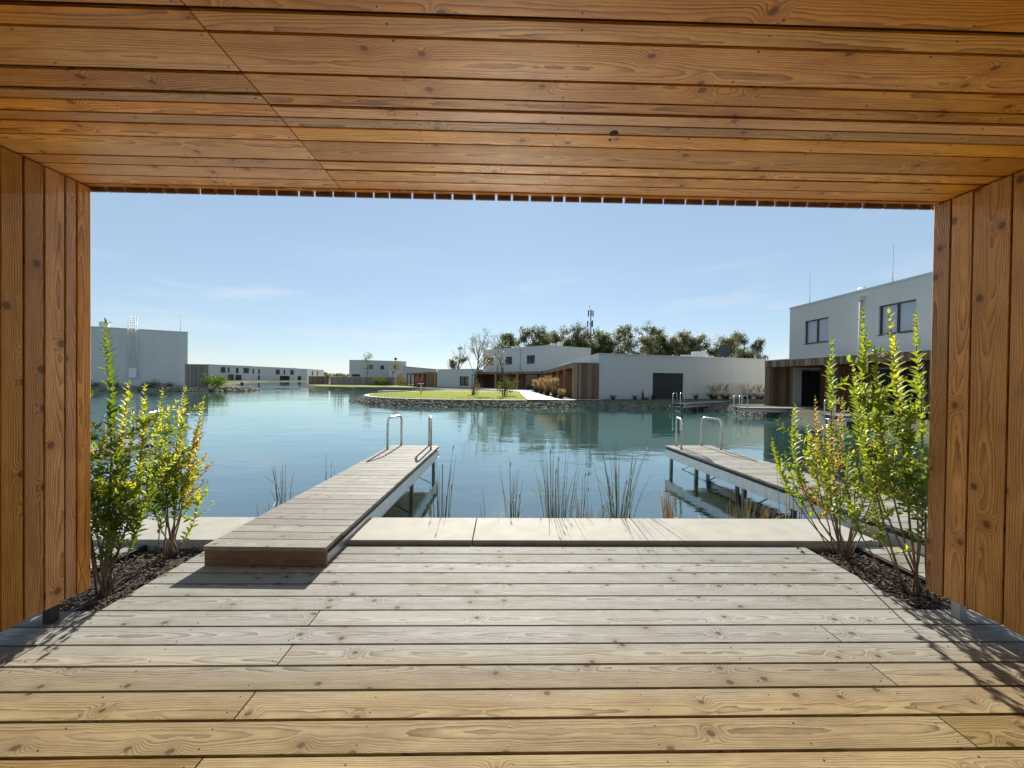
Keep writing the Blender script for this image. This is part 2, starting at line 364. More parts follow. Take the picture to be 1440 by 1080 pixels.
def make_ground():
    bm = bmesh.new(); n = len(shore)
    v0 = [bm.verts.new((x, y, landz(x, y))) for x, y in shore]
    nr = []
    for i in range(n):
        a, c = shore[i-1], shore[(i+1) % n]; t = Vector((c[0]-a[0], c[1]-a[1], 0)).normalized()
        nr.append(Vector((t.y, -t.x, 0)))
    area = sum(shore[i][0]*shore[(i+1) % n][1]-shore[(i+1) % n][0]*shore[i][1] for i in range(n))
    sgn = -1 if area > 0 else 1
    prev = v0
    for off, z in ((.35, -.1), (.85, -.36), (2.4, -.58), (4.6, -.95), (8.0, -2.05)):
        ring = []
        for i in range(n):
            p = Vector((shore[i][0], shore[i][1], 0)) + nr[i]*sgn*off
            zz = z + (0 if off > 5 else .10*noise.noise(Vector((p.x*.9, p.y*.9, off))))
            if shore[i][1] < 4.2: zz = min(zz, -.5) if off < 2 else zz
            ring.append(bm.verts.new((p.x, p.y, zz)))
        for i in range(n):
            j = (i+1) % n; bm.faces.new((prev[i], prev[j], ring[j], ring[i]))
        prev = ring
    edges = [bm.edges.get((v0[i], v0[(i+1) % n])) for i in range(n)]
    q = [(-900, -900), (900, -900), (900, 1500), (-900, 1500)]
    qv = [bm.verts.new((x, y, landz(x, y))) for x, y in q]
    edges += [bm.edges.new((qv[i], qv[(i+1) % 4])) for i in range(4)]
    bmesh.ops.triangle_fill(bm, edges=edges, use_beauty=True)
    f = bm.faces.new([bm.verts.new(p) for p in ((-130, 3.8, -2.0), (20, 3.8, -2.0), (20, 260, -2.0), (-130, 260, -2.0))])
    bmesh.ops.recalc_face_normals(bm, faces=bm.faces)
    return struct('ground', bm, 'ground')
make_ground()
bm = bmesh.new()
bm.faces.new([bm.verts.new(p) for p in ((-140, 3.79, WL), (24, 3.79, WL), (24, 280, WL), (-140, 280, WL))])
struct('lake_water', bm, 'water')

# lawn, kerb, path on the peninsula
front = [p for p in shore if -13 < p[0] < 2.0 and 24 < p[1] < 43.5]
def inset(poly, d):
    out = []
    for i, b in enumerate(poly):
        a = poly[max(0, i-1)]; c = poly[min(len(poly)-1, i+1)]
        t = Vector((c[0]-a[0], c[1]-a[1], 0)).normalized(); out.append((b[0]-t.y*d, b[1]+t.x*d))
    return out
if front[0][1] < front[-1][1]: front = front[::-1]
k0, k1 = inset(front, .12), inset(front, .45)
bm = new()
for i in range(len(k0)-1):
    a, b, c, d = k0[i], k0[i+1], k1[i+1], k1[i]
    quad(bm, [(a[0], a[1], .135), (b[0], b[1], .135), (c[0], c[1], .135), (d[0], d[1], .135)])
    quad(bm, [(a[0], a[1], .0), (b[0], b[1], .0), (b[0], b[1], .135), (a[0], a[1], .135)])
struct('kerb', bm, 'kerb')
bm = new()
lw = [(x, y, .15) for x, y in k1] + [(1.55, 25.6, .15), (1.75, 34, .15), (1.5, 43, .15), (-5.5, 44.5, .15)]
f = bm.faces.new([bm.verts.new(p) for p in lw]); bmesh.ops.triangulate(bm, faces=[f])
struct('lawn', bm, 'lawn')
bm = bmesh.new(); f = bm.faces.new([bm.verts.new((x, y, .115)) for x, y in ((-36, 73.5), (-30.2, 63.6), (-25, 60.8), (-19, 61.8), (-14, 61.2), (-12.2, 63), (-21.6, 76.2), (-35, 78.3))]); struct('lawn', bm, 'lawn')
LAWN = [(p[0], p[1]) for p in lw]
def inside(x, y, poly):
    c = False; j = len(poly)-1
    for i in range(len(poly)):
        if (poly[i][1] > y) != (poly[j][1] > y) and x < (poly[j][0]-poly[i][0])*(y-poly[i][1])/(poly[j][1]-poly[i][1])+poly[i][0]: c = not c
        j = i
    return c
bm = new(); k = 0
while k < 15000:
    y = 24.8 + (random.random()**1.7)*15; x = random.uniform(-11.5, 1.6)
    if not inside(x, y, LAWN): continue
    k += 1; a = random.random()*6.28; h = random.uniform(.025, .065); w = .012
    dx, dy = math.cos(a)*w, math.sin(a)*w; lx, ly = random.uniform(-.02, .02), random.uniform(-.02, .02)
    quad(bm, [(x-dx, y-dy, .148), (x+dx, y+dy, .148), (x+lx, y+ly, .15+h)], tint=random.random())
tag(link('grass', bm, 'grass'), kind='stuff', label='short green grass on the lawn peninsula', cat='grass')
bm = new()
quad(bm, [(1.55, 24.95, .158), (6.6, 25.45, .158), (6.6, 25.95, .158), (1.55, 25.7, .158)])
quad(bm, [(1.55, 25.7, .158), (3.9, 25.8, .158), (3.0, 43.5, .158), (1.75, 43.5, .158)])
quad(bm, [(1.75, 43.5, .158), (3.0, 43.5, .158), (4.8, 51.5, .158), (-4.0, 59.5, .158), (-5.0, 57.5, .158)])
struct('path', bm, 'path')

# riprap along the visible banks
def rocks(pts, n, spread, zr, smin, smax):
    bm = new()
    for _ in range(n):
        i = random.randrange(len(pts)-1); t = random.random(); a, b = pts[i], pts[i+1]
        o = random.random()*spread; d = Vector((b[0]-a[0], b[1]-a[1], 0)).normalized()
        c = Vector((a[0]+(b[0]-a[0])*t, a[1]+(b[1]-a[1])*t, 0)) + Vector((d.y, -d.x, 0))*(o-.05)
        c.z = zr[0] + (zr[1]-zr[0])*(o/spread) + random.uniform(-.03, .05)
        s = random.uniform(smin, smax)
        vs = bmesh.ops.create_icosphere(bm, subdivisions=1, radius=s)['verts']
        sc = Vector((random.uniform(.8, 1.4), random.uniform(.7, 1.1), random.uniform(.45, .8)))
        rot = Matrix.Rotation(random.random()*6.28, 3, 'Z')
        for v in vs:
            q = v.co*random.uniform(.78, 1.15); v.co = rot @ Vector((q.x*sc.x, q.y*sc.y, q.z*sc.z)) + c
    return bm
peninsula = [p for p in shore if (-13 < p[0] < 14.7 and 19 < p[1] < 44 and not (p[0] < -6.5 and p[1] > 40))]
i0 = max(range(len(peninsula)), key=lambda i: math.hypot(peninsula[i][0]-peninsula[i-1][0], peninsula[i][1]-peninsula[i-1][1]))
peninsula = peninsula[i0:]+peninsula[:i0]
if peninsula[0][0] > peninsula[-1][0]: peninsula = peninsula[::-1]
bm = rocks(peninsula, 4200, .95, (.02, -.36), .05, .13)
tag(link('bank_stones', bm, 'stone'), kind='stuff', label='grey stones covering the bank below the lawn and the white building', cat='stones')
leftbank = [p for p in shore if -55 < p[0] < -31 and 38 < p[1] < 54]
if leftbank[0][0] > leftbank[-1][0]: leftbank = leftbank[::-1]
bm = rocks(leftbank, 700, 1.5, (.08, -.34), .12, .32)
tag(link('shore_stones', bm, 'stone'), kind='stuff', label='stones on the far left shore below the blank building', cat='stones')

# ------------------------------------------------------------ deck, slabs, planting beds
def make_deck():
    bm = new()
    y1 = 3.218; g = .0125; k = 0
    cuts = {6: [-1.085, ], 7: [1.845], 8: [-1.085], 9: [1.845], 10: [-1.085], 11: [1.845], 12: [-1.085]}
    while y1 > -3.2:
        y0 = y1 - .15 + g; xl, xr = -2.385, 2.585
        if y1 < 2.40: xl, xr = -2.385, 3.6
        cs = cuts.get(k, [-1.085] if k % 4 == 0 and k > 12 else [])
        xs = [xl] + [c for c in cs] + [xr]
        for a, b in zip(xs[:-1], xs[1:]): board(bm, a+.003, b-.003, y0, y1, -.03, 0, 0)
        if y1 < 2.40: board(bm, -4.2, xl-.006, y0, y1, -.03, -.001, 0)
        j = -2.30
        while j < xr:                                       # two screws per board over each joist
            for yy in (y0+.028, y1-.028):
                disc(bm, (j+random.uniform(-.012, .012), yy+random.uniform(-.006, .006), -.001), (0, 0, 1), random.uniform(.0035, .005), .0022, 1)
            j += .585
        y1 -= .15; k += 1
    box(bm, (-2.37, -3.2, -.06), (2.57, 3.19, -.013), 2)
    return struct('deck', bm, ['deck', 'dark_metal', 'gap'], bevel=.003)
make_deck()
def slab(x0, x1, z0, label):
    bm = new(); box(bm, (x0, 3.262, z0), (x1, 3.80, .032))
    tag(link('concrete_slab', bm, 'concrete', bevel=.005), label, 'concrete slab', 'concrete slabs along the water edge')
slab(-.246, 3.28, -.12, 'long pale concrete edge slab in the middle, reaching right to the next jetty')
slab(-2.24, -.254, -.12, 'pale concrete edge slab directly right of the left jetty, short one')
slab(-5.6, -2.248, -.12, 'pale concrete edge slab left of the left jetty, behind the shrubs')
bm = new(); box(bm, (-6, 3.80, -1.2), (14.4, 3.812, -.125)); struct('lake_wall', bm, 'concrete')

def bed(x0, x1, y0, y1):
    bm = bmesh.new(); nx, ny = 14, 30; g = []
    for j in range(ny+1):
        g.append([bm.verts.new((x0+(x1-x0)*i/nx, y0+(y1-y0)*j/ny, -.06+.03*noise.noise(Vector((i*.6+x0, j*.5, 0)))+.012*math.sin(math.pi*i/nx))) for i in range(nx+1)])
    for j in range(ny):
        for i in range(nx): bm.faces.new((g[j][i], g[j][i+1], g[j+1][i+1], g[j+1][i]))
    struct('soil_bed', bm, 'soil', smooth=True)
bed(-2.96, -2.392, 1.2, 3.262); bed(2.592, 3.06, 2.40, 3.262)
def mulch(name, label, x0, x1, y0, y1, n):
    bm = new()
    for _ in range(n):
        c = Vector((random.uniform(x0+.02, x1-.02), random.uniform(y0, y1), -.045+random.uniform(-.015, .022)))
        l, w, h = random.uniform(.012, .05), random.uniform(.004, .012), random.uniform(.002, .006)
        xf = Matrix.Translation(c) @ Matrix.Rotation(random.random()*6.28, 4, 'Z') @ Matrix.Rotation(random.uniform(-.5, .5), 4, 'Y')
        box(bm, (-l/2, -w/2, -h/2), (l/2, w/2, h/2), xf=xf)
    tag(link(name, bm, 'chip'), kind='stuff', label=label, cat='mulch')
mulch('bark_mulch', 'dark bark mulch in the planting bed left of the deck', -2.95, -2.40, 1.5, 3.25, 1500)
mulch('bark_mulch', 'dark bark mulch in the planting bed right of the deck', 2.60, 3.05, 2.40, 3.25, 1300)
for x, y0, lab in ((-2.965, 1.2, 'black edging strip on the far side of the left planting bed'), (3.065, 2.40, 'black edging strip on the far side of the right planting bed')):
    bm = new(); box(bm, (x-.012, y0, -.14), (x+.012, 3.255, -.012)); tag(link('edging_strip', bm, 'black'), lab, 'edging', 'black edging strips')
def side_deck(x0, x1):
    bm = new(); y1 = 3.235
    while y1 > 1.0:
        board(bm, x0, x1, y1-.143, y1, -.04, -.006, 0); y1 -= .15
    box(bm, (x0, 1.0, -.09), (x1, 3.23, -.06), 1)
    struct('side_deck', bm, ['jetty_boards', 'gap'], bevel=.003)
side_deck(-6.5, -2.985); side_deck(3.085, 7.0)

# ------------------------------------------------------------ the wooden porch that frames the view
XL, XR, YE, ZC = -2.48, 2.69, 2.37, 2.525
def make_porch():
    t = thing('wooden_porch', 'open larch porch with boarded soffit and side walls framing the lake view', 'porch', (0, 0, 0))
    # soffit boards, varied widths, one straight joint across all of them
    ys = [2.366, 2.32, 2.223, 2.11, 2.023, 1.859, 1.759, 1.696, 1.621, 1.559, 1.453, 1.285, 1.204]
    while ys[-1] > -3.0: ys.append(ys[-1]-random.choice((.085, .1, .12, .145, .135)))
    bm = new()
    for a, b in zip(ys[:-1], ys[1:]):
        xj = -.982
        for x0, x1 in ((XL-.2, xj-.003), (xj+.003, XR+.2)):
            board(bm, x0, x1, b+random.choice((.009, .012, .017)), a, ZC, ZC+.022, 0)
        j = -2.25
        while j < XR:
            for yy in ([b+.02, a-.016] if a-b > .1 else [(a+b)/2]):
                disc(bm, (j+random.uniform(-.012, .012), yy, ZC+.001), (0, 0, -1), random.uniform(.003, .005), .0018, 1)
            j += .62
    board(bm, XL-.2, XR+.2, -3.0, 2.36, ZC+.009, ZC+.036, 0, 2)
    disc(bm, (.49, 1.752, ZC+.001), (0, 0, -1), .021, .0015, 2, 12)          # the open knot hole
    disc(bm, (.485, 1.80, ZC+.001), (0, 0, -1), .008, .0012, 2, 9)
    link('soffit', bm, ['ceiling', 'dark_metal', 'gap'], t, bevel=.0025)
    # fascia of short vertical boards whose lower ends hang just below the soffit
    bm = new(); x = XL-.15
    while x < XR+.15:
        w = random.choice((.075, .095, .11, .14, .135)); board(bm, x, x+w-random.choice((.010, .012, .015)), 2.374, 2.388, ZC-.023, ZC+.40, 2); x += w
    link('fascia', bm, 'fascia', t)
    bm = new(); box(bm, (XL-.2, -3.0, ZC+.04), (XR+.2, 2.368, ZC+.38)); box(bm, (XL-.25, -3.02, ZC+.40), (XR+.25, 2.42, ZC+.43))
    link('roof', bm, 'cap', t)
    def wall(side, x, edges, zb, group):
        bm = new(); edges = list(edges)
        while edges[-1] > -2.6: edges.append(edges[-1]-random.choice((.09, .1, .115, .14, .16)))
        s = -1 if side == 'l' else 1
        for a, b in zip(edges[:-1], edges[1:]):
            board(bm, x, x+s*.024, b+.009, a, zb+random.uniform(-.004, .004), ZC-.008, 2)
            board(bm, x+s*.150, x+s*.172, b+.006, a, zb, ZC+.38, 2, 1)
        box(bm, (x+s*.010, -2.6, zb+.01), (x+s*.146, YE-.03, ZC-.01), 2)
        board(bm, x+s*.026, x+s*.148, YE-.027, YE-.002, zb, ZC-.01, 2, 1)
        w = link('side_wall', bm, ['wall_boards', 'far_wood', 'gap'], t, bevel=.003)
        return w
    wl = wall('l', XL, [2.368, 2.287, 2.228, 2.13, 2.04, 1.945], .112, None)
    wr = wall('r', XR, [2.368, 2.27, 2.16, 1.99], .105, None)
    for x, y in ((-2.545, 2.22), (2.745, 2.235)):
        for yy in (y, y-1.5):
            bm = new(); box(bm, (x-.022, yy-.022, -.12), (x+.022, yy+.022, .13))
            link('foot_post', bm, 'galv' if x > 0 else 'dark_metal', t)
make_porch()

# ------------------------------------------------------------ jetties
def loop_rail(bm, base, dirv, w, h, r=.019, down=0.0):
    """an inverted U of steel tube; the first leg may run down into the water"""
    b = Vector(base); d = Vector(dirv).normalized(); pts = []; c = .085
    pts.append(b + Vector((0, 0, -down))); pts.append(b + Vector((0, 0, h-c)))
    for k in range(1, 5):
        a = k*math.pi/10; pts.append(b + d*(c-c*math.cos(a)) + Vector((0, 0, h-c+c*math.sin(a))))
    pts.append(b + d*c + Vector((0, 0, h))); pts.append(b + d*(w-c) + Vector((0, 0, h)))
    for k in range(1, 5):
        a = k*math.pi/10; pts.append(b + d*(w-c+c*math.sin(a)) + Vector((0, 0, h-c+c*math.cos(a))))
    pts.append(b + d*w + Vector((0, 0, h-c))); pts.append(b + d*w)
    tube(bm, pts, r, 10)
def jetty(label, start, end, width, top, rail='end', riser=True, legs=(.62, .97), h=.56, group='bathing jetties', rail_w=.44, step=.142):
    a, b = Vector((start[0], start[1], 0)), Vector((end[0], end[1], 0)); d = (b-a); L = d.length; d.normalize(); n = Vector((d.y, -d.x, 0))
    t = thing('jetty', label, 'jetty', (a.x, a.y, 0), group)
    xf = Matrix(((n.x, d.x, 0, a.x), (n.y, d.y, 0, a.y), (0, 0, 1, 0), (0, 0, 0, 1)))      # local x across, y along
    bm = new(); y = 0.0
    while y < L-.05:
        board(bm, -width/2+random.uniform(-.003, .003), width/2+random.uniform(-.003, .003), y, min(L, y+step-.007), top-.030+random.uniform(0, .001), top+random.uniform(-.001, .001), 0, 0, None, xf)
        for sx in (-.36, .36):
            for yy in (.025, .11):
                c = xf @ Vector((sx*width, y+yy, top-.001)); disc(bm, c, (0, 0, 1), .004, .0025, 1, 6)
        y += step
    link('deck_boards', bm, ['jetty_boards', 'dark_metal'], t, bevel=.003)
    for sgn in (-1, 1):
        bm = new(); x0, x1 = sgn*(width/2-.055), sgn*(width/2-.015)
        box(bm, (x0, .03, top-.215), (x1, L-.01, top-.075), 0, xf)
        box(bm, (min(x0, x1)-.004, .03, top-.085), (max(x0, x1)+.004, L-.01, top-.072), 0, xf); box(bm, (min(x0, x1)-.004, .03, top-.219), (max(x0, x1)+.004, L-.01, top-.207), 0, xf)
        box(bm, (x0, .03, top-.070), (x1, L-.015, top-.0315), 1, xf)
        link('side_beam', bm, ['galv', 'black'], t)
    if riser:
        bm = new(); board(bm, -width/2, width/2, .012, .036, .002, top-.032, 0, 0, None, xf)
        link('riser_board', bm, 'riser', t, bevel=.002)
    for f in legs:
        for sgn in (-1, 1):
            p = xf @ Vector((sgn*(width/2-.085), f*L, 0))
            bm = new(); box(bm, (p.x-.025, p.y-.025, -2.0), (p.x+.025, p.y+.025, top-.08)); link('leg', bm, 'leg_steel', t)
        bm = new(); q0, q1 = xf @ Vector((-(width/2-.1), f*L, WL-.1)), xf @ Vector((width/2-.1, f*L, top-.2)); tube(bm, [q0, q1], .009, 6); link('brace', bm, 'leg_steel', t)
    if rail:
        for sgn in (-1, 1):
            if rail == 'end':
                base = xf @ Vector((sgn*.26, L-.05, top)); dv = -d*.96+n*(sgn*.28); down = 0.0
            elif rail == 'ladder':
                base = xf @ Vector((sgn*.23, L+.05, top)); dv = -d; down = 1.0
            elif rail == 'side':
                base = xf @ Vector((-width/2-.05, L-.45+sgn*.22, top)); dv = n; down = 1.0
            bm = new(); loop_rail(bm, base, dv, rail_w, h, .019 if rail == 'end' else .021, down); link('handrail', bm, 'steel', t, smooth=True)
        if rail in ('ladder', 'side'):
            for k in range(3):
                if rail == 'ladder': p0, p1 = xf @ Vector((-.23, L+.05, top-.18-.24*k)), xf @ Vector((.23, L+.05, top-.18-.24*k))
                else: p0, p1 = xf @ Vector((-width/2-.05, L-.67, top-.18-.24*k)), xf @ Vector((-width/2-.05, L-.23, top-.18-.24*k))
                bm = new(); tube(bm, [p0, p1], .02, 8); link('rung', bm, 'steel', t)
    return t
jetty('grey boarded jetty rising from the deck edge, near left of the middle', (-1.745, 2.855), (-1.645, 7.30), .90, .15)
jetty('grey boarded jetty running behind the right shrubs to two steel rails', (3.93, 2.70), (3.64, 7.50), .92, .15, legs=(.55, .80, .98))
jetty('sunlit jetty half hidden behind the left shrubs', (-7.1, 2.9), (-6.98, 7.75), .92, .15)
jetty('small far jetty with ladder in front of the dark garage door', (14.6, 25.3), (10.1, 22.15), .95, .15, 'ladder', False, legs=(.72, .95), h=.6, rail_w=.42)
jetty('far jetty with bright top and ladder left of the wooden porch on the right', (16.0, 19.45), (12.0, 19.45), .95, .15, 'ladder', False, legs=(.72, .95), h=.6, rail_w=.42)
jetty('far jetty behind the right shrubs below the two storey house', (16.2, 15.0), (13.2, 15.25), .95, .15, 'ladder', False, legs=(.6, .95), h=.6, rail_w=.42)
jetty('low pale jetty on the far shore beside the dark planter', (-37.5, 60.5), (-33.0, 62.5), 1.6, .05, None, False, legs=(.6, .95))
jetty('bright narrow jetty beyond the tip of the lawn', (-8.4, 40.4), (-13.6, 43.2), 1.1, .12, None, False, legs=(.6, .95))

# ------------------------------------------------------------ buildings
def facade(bm, P0, P1, z0, z1, holes=(), depth=.16, mi=0, flip=False):
    """a wall face from P0 to P1 with real openings and reveals"""
    a, b = Vector((P0[0], P0[1], 0)), Vector((P1[0], P1[1], 0)); t = (b-a); L = t.length; t.normalize(); n = Vector((t.y, -t.x, 0))
    ss = sorted({0.0, L, *[h[0] for h in holes], *[h[1] for h in holes]}); zs = sorted({z0, z1, *[h[2] for h in holes], *[h[3] for h in holes]})
    def P(s, z, d=0.0): return a + t*s - n*d + Vector((0, 0, z))
    for s0, s1 in zip(ss[:-1], ss[1:]):
        for q0, q1 in zip(zs[:-1], zs[1:]):
            cs, cz = (s0+s1)/2, (q0+q1)/2
            if any(h[0] < cs < h[1] and h[2] < cz < h[3] for h in holes): continue
            quad(bm, [P(s0, q0), P(s1, q0), P(s1, q1), P(s0, q1)], mi)
    for h in holes:
        s0, s1, q0, q1 = h[:4]
        for e in (((s0, q0), (s1, q0)), ((s1, q0), (s1, q1)), ((s1, q1), (s0, q1)), ((s0, q1), (s0, q0))):
            quad(bm, [P(*e[0]), P(*e[1]), P(*e[1], depth), P(*e[0], depth)], mi)
def window(parent, P0, P1, s0, s1, z0, z1, mull=1, pane='glass', depth=.14, sill=True, fw_=.06):
    a, b = Vector((P0[0], P0[1], 0)), Vector((P1[0], P1[1], 0)); t = (b-a).normalized(); n = Vector((t.y, -t.x, 0))
    xf = Matrix(((t.x, n.x, 0, a.x), (t.y, n.y, 0, a.y), (0, 0, 1, 0), (0, 0, 0, 1)))      # x along, y outward
    bm = new(); f = fw_
    for A, B in (((s0, -depth, z0), (s1, -depth+.06, z0+f)), ((s0, -depth, z1-f), (s1, -depth+.06, z1)), ((s0, -depth, z0+f), (s0+f, -depth+.06, z1-f)), ((s1-f, -depth, z0+f), (s1, -depth+.06, z1-f))): box(bm, A, B, 0, xf)
    for k in range(mull):
        c = s0+(s1-s0)*(k+1)/(mull+1); box(bm, (c-f*.7, -depth, z0+f), (c+f*.7, -depth+.06, z1-f), 0, xf)
    w = link('window', bm, 'frame', parent)
    bm = new(); box(bm, (s0+.01, -depth-.03, z0+.01), (s1-.01, -depth-.005, z1-.01), 0, xf); link('pane', bm, pane, w)
    if sill:
        bm = new(); box(bm, (s0-.04, -depth+.05, z0-.035), (s1+.04, .045, z0-.002), 0, xf); link('sill', bm, 'frame', w)
    return w
def building(label, foot, z0, z1, wins=None, cat='house', name='house', group=None, cap=True, doors=None, mat='white'):
    """foot: corners clockwise seen from above is fine; wins: {edge: [(s0,s1,z0,z1,mullions)]}"""
    t = thing(name, label, cat, (foot[0][0], foot[0][1], 0), group); wins = wins or {}; doors = doors or {}
    bm = new(); n = len(foot)
    for i in range(n):
        facade(bm, foot[i], foot[(i+1) % n], z0, z1, [w[:4] for w in wins.get(i, [])]+[w[:4] for w in doors.get(i, [])])
    quad(bm, [(x, y, z1-.25) for x, y in foot])
    link('wall', bm, mat, t)
    for i, ws in wins.items():
        for w in ws: window(t, foot[i], foot[(i+1) % n], *w)
    for i, ws in doors.items():
        for s0, s1, q0, q1 in ws:
            a, b = Vector((*foot[i], 0)), Vector((*foot[(i+1) % n], 0)); tt = (b-a).normalized(); nn = Vector((tt.y, -tt.x, 0))
            xf = Matrix(((tt.x, nn.x, 0, a.x), (tt.y, nn.y, 0, a.y), (0, 0, 1, 0), (0, 0, 0, 1)))
            bm = new(); z = q0; k = 0
            while z < q1-.01:
                box(bm, (s0, -.12, z), (s1, -.085-.006*(k % 2), min(q1, z+.245)), 0, xf); z += .25; k += 1
            link('garage_door', bm, 'door', t)
    if cap:
        bm = new()
        for i in range(n):
            a, b = Vector((*foot[i], 0)), Vector((*foot[(i+1) % n], 0)); tt = (b-a).normalized(); nn = Vector((tt.y, -tt.x, 0)); L = (b-a).length
            xf = Matrix(((tt.x, nn.x, 0, a.x), (tt.y, nn.y, 0, a.y), (0, 0, 1, 0), (0, 0, 0, 1)))
            box(bm, (-.05, -.26, z1), (L+.05-.31, .05, z1+.07), 0, xf)
        link('roof_edge', bm, 'cap', t)
    return t
def cladding(bm, P0, P1, z0, z1, thick=.03, mi=0, bw=.12, out=0.0):
    a, b = Vector((P0[0], P0[1], 0)), Vector((P1[0], P1[1], 0)); t = (b-a); L = t.length; t.normalize(); n = Vector((t.y, -t.x, 0))
    xf = Matrix(((t.x, n.x, 0, a.x), (t.y, n.y, 0, a.y), (0, 0, 1, 0), (0, 0, 0, 1))); s = 0.0
    while s < L-.01:
        w = min(bw*random.uniform(.7, 1.3), L-s); board(bm, s+.007, s+w-.007, out, out+thick+random.uniform(0, .004), z0, z1, 2, mi, None, xf); s += w

# far left: blank two storey building
B1a, B1b = (-47.9, 45.04), (-40.08, 49.71)
b1 = building('tall blank pale building on the far left shore with a roof ladder', [(-56.5, 39.9), B1a, B1b, (-54, 62), (-66, 52)], .05, 7.0, name='house')
def on(P0, P1, s, z, d=0.0):
    a, b = Vector((*P0, 0)), Vector((*P1, 0)); t = (b-a).normalized(); n = Vector((t.y, -t.x, 0)); return a+t*s+n*d+Vector((0, 0, z))
lad = thing('roof_ladder', 'pale caged ladder up the blank wall with a panel at its foot', 'ladder', on(B1a, B1b, 4.0, 0))
bm = new()
for s in (3.72, 4.42): tube(bm, [on(B1a, B1b, s, 1.3, .25), on(B1a, B1b, s, 8.5, .25)], .04, 6)
link('stile', bm, 'ac', lad)
bm = new()
for k in range(24): tube(bm, [on(B1a, B1b, 3.72, 1.6+.29*k, .25), on(B1a, B1b, 4.42, 1.6+.29*k, .25)], .022, 5)
link('rung', bm, 'ac', lad)
bm = new()
for k in range(7):
    z = 3.2+.75*k; tube(bm, [on(B1a, B1b, 3.72, z, .25), on(B1a, B1b, 3.75, z, .75), on(B1a, B1b, 4.07, z, .95), on(B1a, B1b, 4.39, z, .75), on(B1a, B1b, 4.42, z, .25)], .025, 5)
for s, d in ((3.75, .75), (4.07, .95), (4.39, .75)): tube(bm, [on(B1a, B1b, s, 3.2, d), on(B1a, B1b, s, 8.5, d)], .025, 5)
link('cage', bm, 'ac', lad)
bm = new(); a = on(B1a, B1b, 3.68, 1.2, .28); b = on(B1a, B1b, 4.46, 1.2, .28)
quad(bm, [a, b, b+Vector((0, 0, 1.15)), a+Vector((0, 0, 1.15))]); o = link('guard_panel', bm, 'ac', lad); sm = o.modifiers.new('thick', 'SOLIDIFY'); sm.thickness = .03
def rod(label, p, h, r=.02):
    bm = new(); p = Vector(p); tube(bm, [p, p+Vector((0, 0, .5)), p+Vector((0, 0, h))], [r*1.6, r, r*.6], 5)
    return tag(link('lightning_rod', bm, 'dark_metal', loc=p), label, 'lightning rod', 'lightning rods')
rod('thin rod on the roof corner of the blank building', on(B1a, B1b, 8.3, 6.9, -.6), 2.6, .018)
def ac_unit(label, p, rz=0.0, fan=True, s=(.9, .4, .8)):
    t = thing('rooftop_unit', label, 'rooftop unit', p, 'units on the roofs'); xf = Matrix.Translation(Vector(p)) @ Matrix.Rotation(rz, 4, 'Z')
    bm = new(); box(bm, (-s[0]/2, -s[1]/2, .08), (s[0]/2, s[1]/2, s[2]), 0, xf); box(bm, (-s[0]/2+.08, -s[1]/2+.03, 0), (-s[0]/2+.16, s[1]/2-.03, .085), 0, xf); box(bm, (s[0]/2-.16, -s[1]/2+.03, 0), (s[0]/2-.08, s[1]/2-.03, .085), 0, xf)
    link('casing', bm, 'ac', t, bevel=.015)
    if fan:
        bm = new(); c = xf @ Vector((-.08, -s[1]/2, s[2]*.54)); nn = xf.to_3x3() @ Vector((0, -1, 0)); tube(bm, [c, c+nn*.02], s[2]*.33, 16); link('fan_grille', bm, 'fan', t)
    return t
ac_unit('white box on the roof of the blank building', on(B1a, B1b, 1.35, 6.75, -1.0), R(30), False, (.75, .6, 1.0))
def screen(label, P0, P1, z0, z1, mat='grey_wood', group='timber screens', capm=True):
    t = thing('timber_fence', label, 'fence', (P0[0], P0[1], 0), group); bm = new(); cladding(bm, P0, P1, z0, z1, .04); cladding(bm, P1, P0, z0, z1, .04, out=.06); link('boards', bm, mat, t)
    a, b = Vector((*P0, 0)), Vector((*P1, 0)); tt = (b-a).normalized(); nn = Vector((tt.y, -tt.x, 0)); xf = Matrix(((tt.x, nn.x, 0, a.x), (tt.y, nn.y, 0, a.y), (0, 0, 1, 0), (0, 0, 0, 1)))
    bm = new(); box(bm, (0, -.12, z1), ((b-a).length, .07, z1+.05), 0, xf); link('top_cap', bm, 'cap' if capm else mat, t)
    return t
screen('tall grey timber screen beside the blank building', (-39.5, 48.6), (-36.6, 48.4), .02, 2.9, capm=False)
bm = new()

# far row of pale houses across the water
H = [(-115.1, 152.3), (-110.3, 150.8), (-105.8, 164.4)]
grp = 'pale houses across the water'
building('far pale house at the left end of the row, partly behind the shrub', [(-118, 151), (-110.6, 147), (-110.3, 150.8), (-105.8, 164.4), (-118, 172)], 0, 6.1,
         {2: [(1.2, 3.1, 3.2, 5.3, 2), (3.9, 4.7, 3.2, 5.3, 0), (7.2, 8.4, 3.1, 5.2, 0), (10.4, 12.8, 3.1, 5.3, 1), (3.9, 6.4, .2, 2.5, 1), (7.0, 9.6, .2, 2.4, 2)]}, group=grp)
building('middle pale house of the far row across the water', [(-107.5, 165), (-106.5, 173.3), (-102.2, 192.1), (-116, 196), (-117, 166)], 0, 6.1,
         {0: [(1.8, 2.8, 3.0, 5.1, 0), (5.0, 6.0, 3.0, 5.1, 0), (5.0, 6.0, .2, 2.4, 0)], 1: [(6.5, 9.0, 3.0, 5.2, 1), (11.3, 12.2, 3.0, 5.2, 0), (15.3, 17.5, 3.0, 5.2, 1), (9.0, 15.0, .2, 2.3, 3)]}, group=grp)
